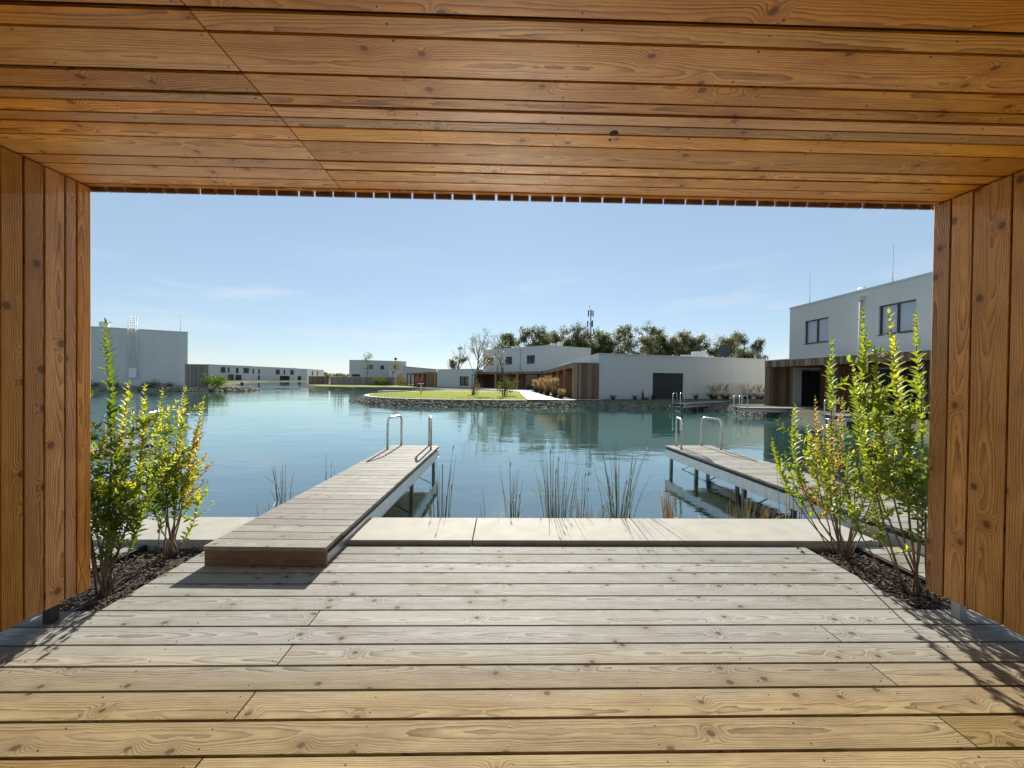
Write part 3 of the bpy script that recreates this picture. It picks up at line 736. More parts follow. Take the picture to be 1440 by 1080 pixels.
building('right end house of the far pale row with narrow windows', [(-104.5, 193), (-103.5, 205), (-105.7, 228.8), (-120, 226), (-118, 194)], 0, 6.1,
         {0: [(4, 7, .2, 2.4, 1)], 1: [(6, 8, 3.0, 5.3, 0), (13, 15, 3.0, 5.3, 0)]}, group=grp)
building('long low grey building far behind the gap in the shore', [(-88, 228), (-47, 215), (-47, 225), (-88, 238)], 0, 4.2, name='low_building', cat='building')
screen('dark low timber screen at the water beyond the far houses', (-41.8, 83.5), (-37.2, 82.6), .02, 1.75, 'far_wood', capm=False)
screen('long grey timber fence with pale cap in front of the far two storey house', (-35.0, 78.6), (-21.6, 76.5), .05, 1.72)

# middle far: two storey house with three windows, its wing and porch
B2 = [(-43.3, 112.0), (-43.1, 108.4), (-39.67, 107.5), (-28.47, 112.8), (-31, 124), (-45, 120)]
building('far two storey grey house above the timber fence with three square windows', B2, 0, 6.5, {2: [(2.2, 3.25, 4.1, 5.3, 1), (5.25, 6.3, 4.1, 5.2, 1), (10.2, 11.2, 4.1, 5.2, 1)]}, doors={1: [(.8, 3.4, .1, 2.6)]})
building('long low wing right of the far two storey house', [(-24.5, 94), (-20.6, 119), (-28, 120), (-28.4, 96)], 0, 4.5, name='house_wing', cat='building')
tt = thing('roof_finial', 'small dark ball on a post on the far two storey house', 'roof vent', (-31.4, 112.6, 6.4)); bm = new()
tube(bm, [(-31.4, 112.6, 6.3), (-31.4, 112.6, 7.0)], .09, 6); link('post', bm, 'dark_metal', tt)
bm = new(); bmesh.ops.create_uvsphere(bm, u_segments=10, v_segments=7, radius=.42, matrix=Matrix.Translation((-31.4, 112.6, 7.25))); link('ball', bm, 'dark_metal', tt, smooth=True)
def porch(label, P0, P1, depth, z0, z1, posts, back='far_wood_red', panel=None, fascia_h=.36, glazed=(), end0=None, name='timber_porch', cat='porch', endwall=False):
    """an open timber porch along P0 to P1 seen from outside; posts and glazing by distance along it"""
    a, b = Vector((*P0, 0)), Vector((*P1, 0)); t = (b-a); L = t.length; t.normalize(); n = Vector((t.y, -t.x, 0))
    T = thing(name, label, cat, (a.x, a.y, 0), 'timber porches'); xf = Matrix(((t.x, n.x, 0, a.x), (t.y, n.y, 0, a.y), (0, 0, 1, 0), (0, 0, 0, 1)))
    bm = new(); cladding(bm, P0, P1, z1-fascia_h, z1, .03); link('fascia', bm, 'far_wood', T)
    bm = new(); box(bm, (-.02, -depth, z1), (L+.02, .05, z1+.05), 0, xf); link('roof', bm, 'cap', T)
    bm = new(); box(bm, (.03, -depth, z1-fascia_h+.06), (L-.03, -.01, z1-fascia_h+.09), 0, xf); link('soffit', bm, back, T)
    bm = new(); Q0, Q1 = a-n*(depth-.03), b-n*(depth-.03); cladding(bm, (Q0.x, Q0.y), (Q1.x, Q1.y), z0, z1-fascia_h+.06, .025); link('back_wall', bm, back, T)
    for s, w in posts:
        bm = new(); board(bm, s, s+w, -.22, .0, z0, z1-fascia_h, 2, 0, None, xf); link('post', bm, 'far_wood', T)
    for s0, s1, q1 in glazed:
        bm = new(); box(bm, (s0, -depth+.06, z0), (s1, -depth+.12, q1), 0, xf); g = link('glass_door', bm, 'glass', T)
        bm = new()
        for A, B in (((s0-.07, z0), (s0, q1+.07)), ((s1, z0), (s1+.07, q1+.07)), ((s0, q1), (s1, q1+.07))): box(bm, (A[0], -depth+.055, A[1]), (B[0], -depth+.14, B[1]), 0, xf)
        link('frame', bm, 'sign', g)
    for s in ([0.0] if endwall else [])+[L]:
        bm = new(); A, B = a+t*s, a+t*s-n*depth
        if s == 0.0: cladding(bm, (B.x, B.y), (A.x, A.y), z0, z1, .03)
        else: cladding(bm, (A.x, A.y), (B.x, B.y), z0, z1, .03)
        link('end_wall', bm, 'far_wood', T)
    return T
# far porch left of the low white wall, end panel towards us
porch('far timber porch behind the red maples, left of the low white wall', (-21.5, 85.3), (-13.2, 66.3), 2.0, .05, 2.67, [(1, .3), (5, .3), (9, .3), (13, .3), (17, .3)], glazed=[(2, 4.5, 2.1), (7, 9, 2.1)])
building('low white wall building between the far porch and the two storey house', [(-11.2, 65.2), (-4.5, 60.3), (-3.5, 66), (-9, 72)], .05, 3.06, {0: [(5.1, 7.0, .5, 1.95, 1)]}, name='low_building', cat='building')

# centre: two storey house with porch
B3 = [(-3.59, 66.94), (6.24, 55.89), (13.56, 59.75), (8, 74)]
building('central two storey white house behind the lawn with three dark windows', B3, .05, 6.5, {0: [(1.09, 2.75, 3.98, 5.2, 1), (5.84, 7.4, 3.98, 5.2, 1), (10.7, 12.4, 3.98, 5.23, 1)]})
for s in (3.9, 9.3):
    bm = new(); p = on(B3[0], B3[1], s, 0, .06); tube(bm, [p+Vector((0, 0, 2.6)), p+Vector((0, 0, 6.3))], .05, 6); tag(link('downpipe', bm, 'galv', loc=p), 'thin downpipe %s of the middle window on the central two storey house' % ('left' if s < 5 else 'right'), 'downpipe', 'downpipes')
porch('timber porch along the foot of the central two storey house', (-4.58, 61.6), (5.2, 52.0), 3.2, .05, 2.67, [(.0, .3), (4.5, .35), (9.0, .3)], glazed=[(2.6, 4.3, 2.15), (8.2, 10.2, 2.15), (11.0, 13.0, 2.15)], endwall=True)
for k, (s, sz) in enumerate(((2.0, (.8, .5, .7)), (3.2, (.7, .5, 1.0)))):
    p = on(B3[1], B3[2], s, 6.3, -1.2); ac_unit(('lower' if k == 0 else 'taller')+' pale unit on the roof of the central two storey house', p, R(28), False, sz)

# one storey white building with dark garage door
B4a, B4b = (6.8, 27.45), (21.85, 31.63)
building('long one storey white building with a dark garage door', [(6.9, 51.5), B4a, B4b, (20.5, 52)], .02, 3.34, doors={1: [(4.57, 7.35, .05, 2.08)]}, name='low_building', cat='building')
def col_porch():
    T = porch('colonnaded timber porch running back from the lake beside the path', (5.34, 51.78), (4.83, 26.68), 1.45, .05, 2.67, [(.2, .3), (5.0, .3), (10.1, .3), (15.2, .3), (20.2, .3), (24.75, .3)])
    bm = new(); cladding(bm, (4.80, 26.66), (6.78, 27.2), .05, 2.67, .035, bw=.14); link('end_panel', bm, 'far_wood', T)
    bm = new(); quad(bm, [(4.74, 26.58, 2.67), (6.8, 27.14, 2.67), (6.8, 27.3, 2.67), (4.74, 26.76, 2.67)]); o = link('panel_cap', bm, 'cap', T); o.modifiers.new('thick', 'SOLIDIFY').thickness = -.05
col_porch()
for s, lab, fan, sz in ((9.9, 'low pale unit at the left of the roof units on the long white building', False, (1.3, .6, .45)), (11.6, 'roof unit with round fan on the long white building', True, (1.1, .5, .8)), (12.9, 'tall white box on the roof of the long white building', False, (1.1, .7, 1.15))):
    ac_unit(lab, on(B4a, B4b, s, 3.08, -4.5), R(15), fan, sz)
dsh = thing('satellite_dish', 'dark round dish on the roof of the long white building', 'satellite dish', on(B4a, B4b, 15.7, 3.1, -4.5)); p = on(B4a, B4b, 15.7, 3.1, -4.5)
bm = new(); tube(bm, [p, p+Vector((0, 0, .9))], .035, 6); link('mast', bm, 'dark_metal', dsh)
bm = new(); prev = None
for k in range(5):
    rr = .62*k/4; zz = .16*(k/4)**2
    if k == 0: ring = [bm.verts.new((0, 0, 0))]
    else: ring = [bm.verts.new((rr*math.cos(i*math.pi/9), rr*math.sin(i*math.pi/9), zz)) for i in range(18)]
    if k == 1:
        for i in range(18): bm.faces.new((prev[0], ring[i], ring[(i+1) % 18]))
    elif k > 1:
        for i in range(18): bm.faces.new((prev[i], ring[i], ring[(i+1) % 18], prev[(i+1) % 18]))
    prev = ring
bmesh.ops.transform(bm, matrix=Matrix.Translation(p+Vector((0, -.1, 1.25))) @ Matrix.Rotation(R(70), 4, 'X'), verts=bm.verts); o = link('dish', bm, 'dark_metal', dsh, smooth=True); o.modifiers.new('thick', 'SOLIDIFY').thickness = .02

# right: two storey house over a long porch
B5a, B5b = (19.55, 25.96), (19.53, 10.0)
building('near right two storey white house above a timber porch', [B5a, B5b, (30, 10), (30, 26)], .05, 6.5, {0: [(1.33, 3.15, 3.96, 5.44, 1, 'sky_reflection_glass'), (6.27, 8.08, 3.96, 5.48, 1, 'sky_reflection_glass')]})
bm = new(); p = on(B5a, B5b, 5.33, 0, .1); tube(bm, [p+Vector((0, 0, 2.6)), p+Vector((0, 0, 6.0))], .06, 8); box(bm, p+Vector((-.12, -.14, 5.95)), p+Vector((.1, .14, 6.2)))
tag(link('downpipe', bm, 'white', loc=p), 'white downpipe with hopper on the near right two storey house', 'downpipe', 'downpipes')
rod('left thin rod on the roof of the near right house', on(B5a, B5b, 1.07, 6.5, -.5), 2.15, .012)
rod('right thin rod on the roof of the near right house', on(B5a, B5b, 6.47, 6.5, -.5), 2.15, .012)
bm = new(); p = on(B5a, B5b, 4.6, 6.5, -.4); q = on(B5a, B5b, 5.1, 6.5, -.4); tube(bm, [p, p+Vector((0, 0, .28)), q+Vector((0, 0, .28)), q], .02, 6)
tag(link('roof_rail', bm, 'galv', loc=p), 'small bent rail at the roof edge of the near right house', 'rail')
T5 = porch('long timber porch with dark glass doors under the near right house', (15.23, 22.08), (15.75, 11.0), 3.3, .05, 2.67, [(0.0, .34), (4.0, .5), (8.3, .4)], glazed=[(3.5, 5.5, 2.15), (7.2, 8.8, 2.2)], endwall=True)
bm = new(); box(bm, (17.3, 21.98, .05), (18.35, 22.03, 2.12)); g = link('glass_door', bm, 'glass', T5)
bm = new(); box(bm, (16.85, 21.95, .05), (17.29, 22.04, 2.2)); box(bm, (16.85, 21.95, 2.205), (18.42, 22.04, 2.32)); link('frame', bm, 'sign', g)

# ------------------------------------------------------------ bollard lamps, post, planter, mast
def bollard(label, p, h=.72):
    t = thing('bollard_lamp', label, 'bollard lamp', p, 'bollard lamps'); x, y, z = p
    bm = new(); tube(bm, [(x, y, z), (x, y, z+h-.16)], .085, 12); link('post', bm, 'dark_metal', t)
    bm = new(); tube(bm, [(x, y, z+h-.16), (x, y, z+h-.05)], .06, 12); link('lens', bm, 'sign', t)
    bm = new(); tube(bm, [(x, y, z+h-.05), (x, y, z+h)], .09, 12); link('cap', bm, 'dark_metal', t)
pq = on(B4a, B4b, 3.33, .05, .55); bollard('dark bollard lamp left of the garage door', pq)
pq = on(B4a, B4b, 15.3, .05, 2.3); bollard('dark bollard lamp at the corner of the right timber porch', pq, .8)
t = thing('info_post', 'thin grey post with a small flat top on the lawn edge', 'post', (-6.95, 32.6, .14)); bm = new(); tube(bm, [(-6.95, 32.6, .1), (-6.95, 32.6, 1.0)], .05, 8); link('post', bm, 'galv', t)
bm = new(); box(bm, (-7.17, 32.45, 1.0), (-6.73, 32.75, 1.05)); link('top_plate', bm, 'sign', t)
t = thing('planter', 'dark round planter with a small plant on the far left shore', 'planter', (-39.2, 58.6, .08)); bm = new(); tube(bm, [(-39.2, 58.6, .05), (-39.2, 58.6, .5), (-39.2, 58.6, .65)], [.16, .25, .27], 12); link('pot', bm, 'dark_metal', t)
MAST = (21.43, 95.0)
t = thing('telecom_mast', 'grey telecom mast with antenna panels rising behind the trees', 'mast', (*MAST, 0))
bm = new(); x, y = MAST; tube(bm, [(x, y, 0), (x, y, 12), (x, y, 19)], [.32, .24, .14], 8); link('pole', bm, 'galv', t)
for k, (z, rr) in enumerate(((18.2, .65), (15.6, .75), (13.6, .8))):
    for i in range(3):
        a = i*2.09+.4+k*.5; px, py = x+rr*math.cos(a), y+rr*math.sin(a)
        bm = new(); box(bm, (px-.13, py-.10, z-.75), (px+.13, py+.10, z+.75)); tube(bm, [(x, y, z), (px, py, z)], .05, 5); link('antenna_panel', bm, 'dark_metal', t)
bm = new(); tube(bm, [(x-.35, y, 18.5), (x-.35, y, 20.2)], .05, 5); tube(bm, [(x-.35, y, 18.6), (x, y, 18.6)], .05, 5); link('antenna', bm, 'galv', t)
t = thing('lattice_mast', 'slim mast with small antennas far right of the trees', 'mast', (41.5, 62, 0)); bm = new(); tube(bm, [(41.5, 62, 0), (41.5, 62, 9.0)], [.1, .05], 6); link('pole', bm, 'dark_metal', t)
for k in range(3):
    bm = new(); box(bm, (41.2+.3*k, 61.8, 6.6+.35*k), (41.4+.3*k, 62.0, 7.4+.3*k)); tube(bm, [(41.5, 62, 7+.3*k), (41.3+.3*k, 61.9, 7+.3*k)], .03, 5); link('antenna_panel', bm, 'dark_metal', t)

# ------------------------------------------------------------ plants
def leaf(bm, p, d, upv, l, w, tint, fold=.25, bend=.15):
    """one pointed folded leaf from p along d"""
    d = d.normalized(); s = d.cross(upv)
    s = s.normalized() if s.length > 1e-4 else d.orthogonal().normalized()
    n = s.cross(d); tl = bm.faces.layers.float['tint']
    def P(a, b, c=0.0): return bm.verts.new(p + d*(l*a) + s*(w*b) + n*(w*c - l*bend*a*a))
    b0 = P(0, 0); L1, M1, R1 = P(.35, -.5, fold), P(.35, 0), P(.35, .5, fold); L2, M2, R2 = P(.7, -.36, fold*.7), P(.7, 0), P(.7, .36, fold*.7); T = P(1, 0)
    for vs in ((b0, M1, L1), (b0, R1, M1), (L1, M1, M2, L2), (M1, R1, R2, M2), (L2, M2, T), (M2, R2, T)):
        f = bm.faces.new(vs); f[tl] = tint; f.smooth = True
def clamp01(v): return max(0.0, min(1.0, v))
def shoot(sb, fb, pts, r0, tint, leaf_l, start=.25, pitch_=.02, dens=1.0, fade=0.0, lo=.5):
    """a stem through pts with opposite leaf pairs from start to the tip"""
    pts = [Vector(p) for p in pts]; n = len(pts)
    tube(sb, pts, [r0*(1-.8*i/(n-1)) for i in range(n)], 6)
    seg = [(pts[i+1]-pts[i]).length for i in range(n-1)]; L = sum(seg); s = L*start; az = random.random()*6.28
    while s < L:
        q = s; i = 0
        while i < n-2 and q > seg[i]: q -= seg[i]; i += 1
        t = (pts[i+1]-pts[i]).normalized(); p = pts[i]+t*min(q, seg[i]); f = s/L
        u = t.orthogonal().normalized(); w = t.cross(u)
        for k in (0, math.pi):
            if random.random() > dens: continue
            a = az+k+random.uniform(-.35, .35); o = (u*math.cos(a)+w*math.sin(a))
            ang = random.uniform(.75, 1.15)*(1-.35*f)
            d = o*math.sin(ang)+t*math.cos(ang)
            l = leaf_l*random.uniform(lo, 1.2)*(1.0 if f < .85 else 1.0-.5*(f-.85)/.15)
            leaf(fb, p, d, t, l, l*.52, clamp01(tint+fade*(f-.5)+random.uniform(-.09, .09)))
        s += pitch_*random.uniform(.8, 1.25); az += math.pi/2
    leaf(fb, pts[-1], (pts[-1]-pts[-2]), Vector((1, 0, .2)), leaf_l*.6, leaf_l*.25, clamp01(tint+fade*.5))
def curve(a, b, bow, n=9):
    a, b = Vector(a), Vector(b); out = []
    for i in range(n):
        f = i/(n-1); out.append(a.lerp(b, f)+Vector(bow)*(math.sin(math.pi*f))+Vector((random.uniform(-.006, .006), random.uniform(-.006, .006), 0))*(1 if 0 < i < n-1 else 0))
    return out
def shrub(label, base, tips, seed):
    random.seed(seed); t = thing('shrub', label, 'shrub', base, 'leafy shrubs in the planting beds'); sb, fb = new(), new(); B = Vector(base)
    for tip, tint, ll, start, twigs in tips:
        tp = Vector(tip); b0 = B+Vector((random.uniform(-.06, .06), random.uniform(-.06, .06), 0)); hv = Vector((tp.x-b0.x, tp.y-b0.y, 0))
        pts = curve(b0, tp, hv*.2+Vector((random.uniform(-.06, .06), random.uniform(-.06, .06), 0)))
        Ls = (tp-b0).length
        shoot(sb, fb, pts, .0025+.0032*Ls, tint, ll*1.2, min(.68, start+.12), .0215, .9, .12, .7)
        for k in range(int(twigs*(1.15 if base[0] < 0 else .95))):
            f = random.uniform(max(.32, start-.05), .85); i = int(f*8); p = pts[i].lerp(pts[i+1], f*8-i)
            a = random.random()*6.28; l = random.uniform(.10, .30)*(1.15-f*.6); o = Vector((math.cos(a), math.sin(a), 0))
            q = p+o*l*.95+Vector((0, 0, l*.75)); shoot(sb, fb, curve(p, q, o*l*.12, 5), .0025, clamp01(tint+random.uniform(-.16, .12)), ll*1.0, .14, .023, .86, .1)
    link('stems', sb, 'twig', t); link('foliage', fb, 'shrub_leaf', t)
    return t
shrub('upright green shrub with yellow tips against the left porch wall', (-2.62, 2.57, -.06),
      [((-2.63, 2.60, 1.74), .24, .060, .45, 5), ((-2.66, 2.5, 1.25), .36, .055, .3, 9), ((-2.42, 2.65, 1.32), .64, .05, .35, 10), ((-2.48, 2.6, 1.34), .66, .05, .35, 10), ((-2.47, 2.5, 1.07), .35, .05, .25, 9),
       ((-2.34, 2.6, .87), .42, .045, .25, 8), ((-2.44, 2.65, .57), .3, .04, .25, 7), ((-2.79, 2.7, .85), .3, .045, .2, 7), ((-2.5, 2.55, .79), .3, .042, .2, 9), ((-2.8, 2.6, 1.08), .2, .05, .25, 8), ((-2.55, 2.7, 1.14), .45, .048, .3, 9), ((-2.87, 2.6, 1.5), .22, .055, .3, 6)], 11)
shrub('yellow green shrub with reddish edge beside the left jetty', (-2.67, 3.13, -.06),
      [((-2.52, 3.1, 1.30), .60, .05, .3, 8), ((-2.41, 3.15, 1.22), .66, .046, .32, 7), ((-2.64, 3.1, 1.16), .45, .048, .28, 9), ((-2.70, 3.05, 1.0), .40, .045, .28, 9), ((-2.47, 3.2, .92), .88, .038, .35, 8), ((-2.83, 3.1, .80), .3, .045, .25, 8),
       ((-2.40, 3.1, .5), .62, .04, .2, 6), ((-2.50, 3.0, .80), .42, .042, .25, 9), ((-2.78, 3.2, 1.28), .55, .048, .35, 7), ((-2.64, 3.2, .99), .38, .045, .28, 10), ((-2.58, 3.1, .62), .35, .042, .2, 9), ((-2.44, 3.18, 1.05), .80, .04, .4, 7)], 12)
shrub('tall shrub with reddish brown middle at the right end of the deck', (2.86, 3.12, -.06),
      [((2.69, 3.1, 1.74), .48, .060, .58, 2), ((2.35, 3.05, 1.20), .50, .055, .42, 5), ((2.64, 3.2, 1.27), .82, .042, .4, 9), ((2.79, 3.0, 1.46), .50, .058, .55, 4), ((3.02, 3.1, 1.38), .42, .05, .4, 7), ((2.17, 3.05, .93), .48, .05, .5, 3), ((3.07, 3.05, 1.11), .6, .042, .35, 9),
       ((2.54, 2.95, 1.06), .60, .038, .35, 10), ((2.39, 3.2, .80), .40, .045, .35, 6), ((3.12, 3.25, .97), .35, .045, .3, 9), ((2.49, 3.1, 1.05), .52, .05, .4, 6), ((2.92, 3.25, 1.27), .82, .042, .4, 10), ((3.19, 3.1, .82), .3, .042, .25, 9), ((2.72, 3.1, 1.12), .86, .038, .35, 10), ((2.80, 3.2, .92), .36, .04, .35, 9), ((2.98, 3.0, .78), .30, .04, .3, 9), ((2.62, 3.05, .72), .4, .038, .4, 7), ((2.5, 3.15, .66), .9, .034, .45, 6)], 13)
shrub('tallest bright yellow green shrub against the right porch wall', (2.84, 2.56, -.06),
      [((2.42, 2.55, 1.88), .50, .058, .45, 5), ((2.55, 2.5, 1.87), .58, .060, .42, 7), ((2.84, 2.6, 1.88), .56, .055, .45, 4), ((2.41, 2.6, 1.49), .50, .055, .4, 7), ((2.77, 2.65, 1.52), .46, .055, .35, 8), ((2.46, 2.5, 1.6), .52, .055, .4, 8), ((2.30, 2.5, .93), .40, .045, .35, 7),
       ((2.66, 2.45, 1.31), .40, .05, .3, 9), ((2.79, 2.5, 1.02), .28, .045, .25, 9),  ((2.5, 2.55, .80), .6, .04, .35, 7), ((2.62, 2.62, 1.38), .62, .042, .45, 7)], 14)

# reeds standing in the shallow water
def reeds(label, x, y, n, h, spread, tint, lean=.12, seedhead=0.0, name='reed_clump', z0=-.55, w=.0062):
    random.seed(int(abs(x*1000+y*77))); bm = new()
    for _ in range(int(n*1.5)):
        a = random.random()*6.28; r = spread*random.random()**.7; p = Vector((x+r*math.cos(a), y+.6*r*math.sin(a), z0)); hh = (h+(-.3-z0))*1.12*random.uniform(.42, 1.0)
        l = lean*random.uniform(.1, 1.0); o = Vector((math.cos(a)+random.uniform(-.5, .5), .6*math.sin(a), 0))*l*hh
        pts = [p+Vector((0, 0, hh*k/5))+o*(k/5)**2 for k in range(6)]
        t_ = clamp01((tint if tint > .7 else tint+.25)+random.uniform(-.15, .15)); tube(bm, pts, [w*(1-.75*k/5) for k in range(6)], 4, tint=t_)
        if random.random() < seedhead*.6:
            tube(bm, [pts[-1], pts[-1]+Vector((.004, 0, .03)), pts[-1]+Vector((.008, 0, .06))], [.003, .0055, .002], 5, tint=.05)
        elif random.random() < .18:
            leaf(bm, pts[3], (o.normalized() if o.length > 1e-4 else Vector((1, 0, 0)))+Vector((0, 0, 1.2)), Vector((0, 1, 0)), hh*.3, .008, t_, .1, .5)
    return tag(link(name, bm, 'reed', loc=(x, y, WL)), label, 'reeds', 'reeds along the water edge')
reeds('dark sparse reeds left of the near left jetty', -3.02, 5.35, 9, .50, .13, .12, .22)
reeds('three thin reed stems close to the left edge of the near jetty', -2.62, 5.75, 4, .48, .16, .12, .08)
reeds('tall dark reeds against the right side of the left jetty', -.70, 4.45, 14, .84, .10, .15, .16, .25)
reeds('slim dark reed clump at the joint between the concrete slabs', .12, 4.45, 15, .70, .09, .2, .12, .25)
reeds('dense wide reed clump in the middle of the slab edge', .62, 4.4, 26, .86, .17, .28, .16, .1)
reeds('tallest reed clump with a bright green top right of the middle', 1.34, 4.4, 24, .88, .15, .25, .22, .1)
reeds('upright rusty orange grass clump near the right jetty end', 1.92, 4.4, 40, .54, .055, .95, .08, w=.0035)
reeds('short rusty grass beneath the side of the right jetty', 2.86, 4.4, 34, .34, .22, .9, .25)
reeds('thin brown stems with dark heads beside the right jetty', 3.28, 4.3, 9, .62, .2, .5, .06, .6)
reeds('low brown stubble between the two tall middle reed clumps', 1.02, 4.35, 22, .28, .12, .85, .3)
reeds('few low dark stems beside the dense middle reed clump', .98, 4.75, 5, .48, .1, .1, .08, .9)
reeds('single bent reed left of the slab joint clump', -.18, 4.45, 3, .46, .1, .15, .5)
reeds('small dark stems at the end of the left slab', -2.75, 4.6, 7, .20, .25, .1, .4)
reeds('far thin reeds in the water off the lawn tip', -13.1, 31.0, 16, 1.1, .5, .4, .05, .2, w=.012)

# ornamental grasses
def grass_clump(name, label, p, n, h, spread, tint, plume, group, w=.006, mat='tuft'):
    bm, pb = new(), new(); x, y, z = p; t = thing(name, label, 'ornamental grass', p, group)
    for _ in range(n):
        a = random.random()*6.28; hh = h*random.uniform(.55, 1.0); o = Vector((math.cos(a), math.sin(a), 0))*spread*random.uniform(.3, 1.0); b = Vector((x, y, z))+o*.25
        tube(bm, [b, b+Vector((0, 0, hh*.55))+o*.3, b+Vector((0, 0, hh*.9))+o*.8], [w, w*.8, w*.2], 3, tint=clamp01(tint+random.uniform(-.25, .25)), cap=False)
    for _ in range(plume):
        a = random.random()*6.28; hh = h*random.uniform(1.15, 2.0); o = Vector((math.cos(a), math.sin(a), 0))*spread*random.uniform(.1, .8); b = Vector((x, y, z))+o*.3
        t_ = random.random(); tube(pb, [b, b+Vector((0, 0, hh*.7))+o*.4], [w*.7, w*.5], 3, tint=t_*.5, cap=False)
        tube(pb, [b+Vector((0, 0, hh*.7))+o*.4, b+Vector((0, 0, hh*.85))+o*.6, b+Vector((0, 0, hh))+o*.9], [w*1.5, w*3.2, w*.5], 5, tint=t_)
    link('blades', bm, mat, t)
    if plume: link('plumes', pb, 'plume', t)
    return t
random.seed(31)
spots = [(4.15, 27.6), (3.95, 29.6), (4.2, 31.4), (3.8, 33.4), (4.1, 35.4), (3.7, 37.6), (4.0, 40.2), (3.7, 43.2), (4.0, 46.5)]
where = ['nearest the lake in the row by the path', 'second from the lake in the row by the path', 'third from the lake in the row by the path', 'fourth from the lake in the row by the path', 'at the middle of the row by the path', 'fourth from the far end of the row by the path', 'third from the far end of the row by the path', 'second from the far end of the row by the path', 'at the far end of the row by the path']
for (x, y), wv in zip(spots, where):
    near = 1.0 if y > 29 else .55
    grass_clump('feather_grass', 'feathery buff grass clump '+wv, (x, y, .1), 150, random.uniform(.7, .95)*near, random.uniform(.4, .65), .35, int(130*near), 'feathery grasses beside the path', .0075)
for s, h, lab in ((.94, .38, 'by the wood panel corner'), (2.72, .38, 'just left of the bollard lamp'), (4.3, .4, 'at the garage door edge'), (8.15, .45, 'behind the small jetty'), (3.75, .22, 'smallest, right of the bollard lamp')):
    p = on(B4a, B4b, s, .05, .45); grass_clump('grass_tuft', 'dark green tuft at the white wall foot, '+lab, p, 60, h*1.35, .3, .25, 0, 'grass tufts along the white wall', .008)
for s, lab in ((9.6, 'leftmost, beside the small jetty'), (10.7, 'second from the left'), (12.9, 'second from the right'), (14.2, 'rightmost, by the bollard lamp')):
    p = on(B4a, B4b, s, .05, .7); grass_clump('tall_grass', 'tall reddish plumed grass at the white wall, '+lab, p, 130, .7, .75, .15, 34, 'tall grasses along the white wall', .007)

t = bmesh.new(); t.faces.layers.float.new('tint'); leaf(t, Vector((2.46, 3.14, .012)), Vector((1, .4, .15)), Vector((0, 0, 1)), .06, .035, .95, .5, .4); tag(link('fallen_leaf', t, 'shrub_leaf', loc=(2.46, 3.14, 0)), 'single dry brown leaf lying on the deck near the right shrub', 'leaf')
# trees
def tree(name, label, base, h, crown, seed, leafmat='tree_leaf', nleaf=2400, lsize=.28, trunk_r=.16, spread=.42, first=.35, levels=3, barkm='far_bark', group=None, airy=.5, scale=None, tintr=(.1, .9), cat='tree'):
    random.seed(seed); t = thing(name, label, cat, base, group); sb, fb = new(), new(); tips = []; B = Vector(base)
    def grow(p, d, l, r, lev):
        q = [p]; dd = d.copy(); k = 4
        for _ in range(k):
            dd = (dd+Vector((random.uniform(-.22, .22), random.uniform(-.22, .22), random.uniform(-.04, .14)))).normalized(); q.append(q[-1]+dd*l/k)
        tube(sb, q, [r*(1-.55*i/k) for i in range(k+1)], 6 if lev < 2 else 4, cap=False)
        if lev >= levels: tips.extend(q[2:]); return
        nb = random.randint(3, 4) if lev else random.randint(5, 7)
        for j in range(nb):
            f = random.uniform(first if lev == 0 else .35, 1.0); i = min(k-1, int(f*k)); pp = q[i].lerp(q[i+1], f*k-i)
            a = random.random()*6.28 if lev else j*2.4+random.random(); sp_ = random.uniform(.5, 1.0)*spread*2
            nd = (dd+Vector((math.cos(a)*sp_, math.sin(a)*sp_, random.uniform(-.1, .3)))).normalized()
            grow(pp, nd, l*random.uniform(.45, .68)*(1.1-.35*f if lev == 0 else 1), r*(.55-.1*f), lev+1)
        tips.extend(q[-1:])
    grow(B, Vector((0, 0, 1)), h*.72, trunk_r, 0)
    if tips:
        mz = max(p.z for p in tips)-B.z; fac = h/mz
        bmesh.ops.scale(sb, vec=(1, 1, fac), space=Matrix.Translation(-B), verts=sb.verts)
        for p in tips: p.z = B.z+(p.z-B.z)*fac
    keep = [p for p in tips if noise.noise(Vector(p)*.35+Vector((seed, 0, 0))) > -airy*.35]
    per = max(1, nleaf//max(1, len(keep)))
    for p in keep:
        ct = random.uniform(*tintr); cr_ = lsize*random.uniform(1.6, 4.4)
        for _ in range(per):
            o = Vector((random.gauss(0, 1), random.gauss(0, 1), random.gauss(0, .7)))
            if o.length > 1.7: o *= 1.7/o.length*random.random()
            o *= cr_*.6
            d = Vector((random.uniform(-1, 1), random.uniform(-1, 1), random.uniform(-.6, .6))).normalized(); s = d.orthogonal().normalized()
            s = (s*math.cos(random.random()*6.28)+d.cross(s)*math.sin(random.random()*6.28)).normalized(); l = lsize*random.uniform(.5, 1.1)*.5
            c = p+o; tt_ = clamp01(ct+random.uniform(-.12, .12))
            quad(fb, [c-d*l, c+s*l*.55, c+d*l, c-s*l*.55], tint=tt_)
    link('trunk', sb, barkm, t); link('crown', fb, leafmat, t)
    return t
grpT = 'trees behind the white buildings'
row = [(-9.4, 82, 9.0, 'thin airy'), (-6.4, 88, 12.4, 'thin airy'), (-1.2, 85, 13.0, 'tall airy'), (4.0, 90, 14.0, 'wide topped'), (8.3, 84, 12.2, 'loose'), (11.2, 90, 14.8, 'pointed'), (16.0, 86, 12.6, 'dense'), (20.6, 84, 12.4, 'dense'), (24.2, 92, 13.2, 'dense low'), (27.5, 85, 14.0, 'bushy'),
       (32.8, 86, 14.8, 'broad dark'), (36.5, 90, 13.2, 'dense'), (40.5, 86, 12.8, 'rounded'), (45.0, 88, 13.6, 'tall loose'), (49.0, 84, 12.0, 'bushy'), (53.6, 87, 12.4, 'loose'), (57.5, 90, 9.5, 'low')]
